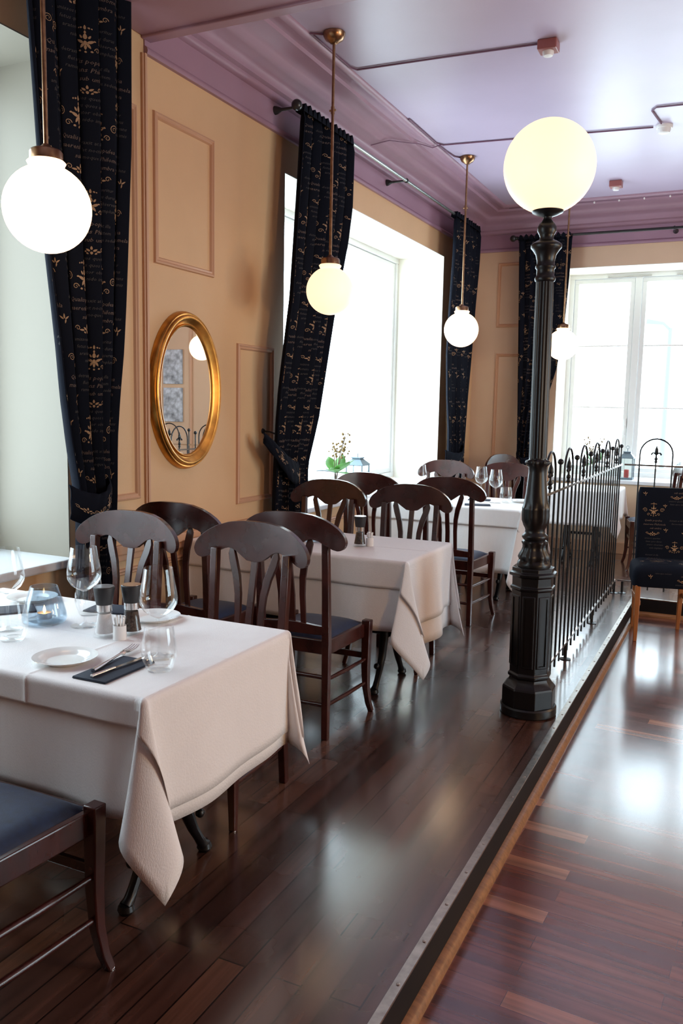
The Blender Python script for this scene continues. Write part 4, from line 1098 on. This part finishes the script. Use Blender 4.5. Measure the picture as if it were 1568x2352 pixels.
def lantern(label, loc, h=.30, w_=.075, candle='petal'):
    t = thing('candle_lantern', label, 'lantern', loc, 0, 'metal lanterns on the window sills')
    bm = B(); add_box(bm, -w_, w_, -w_, w_, 0, .018); obj('base', bm, MT['lantern'], t, 0, bevel=.002)
    bm = B()
    for sx in (-1, 1):
        for sy in (-1, 1): add_box(bm, sx * (w_ - .006) - .005, sx * (w_ - .006) + .005, sy * (w_ - .006) - .005, sy * (w_ - .006) + .005, .018, h * .68)
    add_box(bm, -w_, w_, -w_, w_, h * .68, h * .70)
    obj('frame', bm, MT['lantern'], t, 0)
    bm = B(); rows = []
    for z, q in ((h * .70, w_ * 1.12), (h * .86, w_ * .45), (h * .87, w_ * .55), (h * .90, w_ * .55)): rows.append([bm.verts.new((sx * q, sy * q, z)) for sx, sy in ((-1, -1), (1, -1), (1, 1), (-1, 1))])
    skin_rings(bm, rows); obj('roof', bm, MT['lantern'], t, 0)
    bm = B(); add_tube(bm, [(0, 0, h * .89), (0, 0, h)], .004, 8); add_tube(bm, [(.016 * math.cos(a * PI / 6), 0, h + .012 + .016 * math.sin(a * PI / 6)) for a in range(13)], .0025, 6); obj('ring', bm, MT['lantern'], t, 40)
    bm = B(); add_lathe(bm, [(0, .018), (.026, .018), (.026, .10), (.022, .104), (0, .104)], 20); obj('candle', bm, MT[candle], t, 40)
    for sx, sy in ((1, 0), (-1, 0), (0, 1), (0, -1)):
        bm = B()
        if sx: add_box(bm, sx * (w_ - .008) - .001, sx * (w_ - .008) + .001, -w_ + .012, w_ - .012, .02, h * .67)
        else: add_box(bm, -w_ + .012, w_ - .012, sy * (w_ - .008) - .001, sy * (w_ - .008) + .001, .02, h * .67)
        obj('glass_panel', bm, MT['pane'], t, 0)
    return t
lantern('pointed-roof lantern on the sill of the large side window, right of the vase', (XW - .20, 6.63, SZ), .325, .08)
lantern('blue-grey lantern with a red candle on the end window sill', (-1.10, YB + .17, .785), .33, .072, 'redwax')

# ---------------------------------------------------------------- ceiling fittings and cables
def cablerun(label, pts, r=.006):
    bm = B(); add_tube(bm, pts, r, 6)
    return tag(obj('ceiling_cable', bm, MT['cable'], None, 50), label, 'cable', 'painted cables on the ceiling')
zq = ZC - .007
cablerun('dark cable from the yellowish pendant across the ceiling to the nearest red alarm box', [(-2.31, 4.50, zq), (-2.37, 4.46, zq), (-2.368, 4.60, zq), (-2.366, 4.98, zq), (-2.34, 5.035, zq), (-1.8, 5.06, zq), (-1.22, 5.095, zq)])
cablerun('dark cable crossing the ceiling behind the big globe to the smoke detector', [(-2.366, 6.0, zq), (-2.366, 6.60, zq), (-2.33, 6.675, zq), (-1.5, 6.76, zq), (-.76, 6.845, zq)])
cablerun('cable between the ceiling moulding and the white far corner pendant', [(-2.366, 6.68, zq), (-2.36, 6.85, zq), (-2.345, 7.0, zq), (-2.30, 7.06, zq)])
cablerun('cable leaving the smoke detector towards the right picture edge', [(-.70, 6.78, zq), (-.735, 6.48, zq), (-.70, 6.42, zq), (1.5, 6.55, zq)])
cablerun('thin cable climbing over the cornice above the curtain rod', [(XW + .09, 6.10, 3.475), (XW + .16, 6.13, 3.495), (XW + .20, 6.20, 3.525), (XW + .31, 6.40, 3.548), (XW + .33, 6.50, 3.570), (XW + .40, 6.62, 3.565), (XW + .47, 6.65, zq)], .004)
def alarm(label, x, y):
    t = thing('alarm_box', label, 'alarm', (x, y, ZC), 0, 'red alarm boxes on the ceiling')
    bm = B(); add_box(bm, -.055, .055, -.05, .05, -.055, 0); obj('housing', bm, MT['alarm'], t, 0, bevel=.006)
    bm = B(); add_lathe(bm, [(0, -.083), (.026, -.080), (.032, -.066), (.032, -.054), (0, -.054)], 20); obj('lens', bm, MT['detector'], t, 40)
alarm('larger dull red alarm box near the top of the picture', -1.165, 5.10)
alarm('small red alarm box right of the big yellow globe', -1.215, 8.30)
t = thing('smoke_detector', 'white round smoke detector on the lilac ceiling', 'smoke detector', (-.685, 6.86, ZC))
bm = B(); add_lathe(bm, [(0, -.020), (.055, -.020), (.060, -.014), (.060, 0), (0, 0)], 32); obj('base', bm, MT['detector'], t, 40)
bm = B(); add_lathe(bm, [(0, -.056), (.028, -.056), (.040, -.050), (.046, -.036), (.048, -.020), (0, -.020)], 32, rad=lambda th, z: 1 - .05 * (math.cos(16 * th) > 0) * (z < -.03)); obj('sensor_head', bm, MT['detector'], t, 30)
# string of tiny clips along the end cornice
t = thing('light_string', 'thin string of tiny lamps along the end wall cornice', 'light string', (0, YB - .39, 3.568))
bm = B(); add_tube(bm, [(-2.35, 0, 0), (-1.2, 0, -.004), (0, 0, 0), (1.5, 0, -.003)], .0035, 6); obj('wire', bm, MT['cable'], t, 50)
for i in range(14):
    bm = B(); add_sphere(bm, (-2.2 + i * .235, -.002, -.010), .009, 8, 6, 1.2); obj('tiny_lamp', bm, MT['detector'], t, 60)
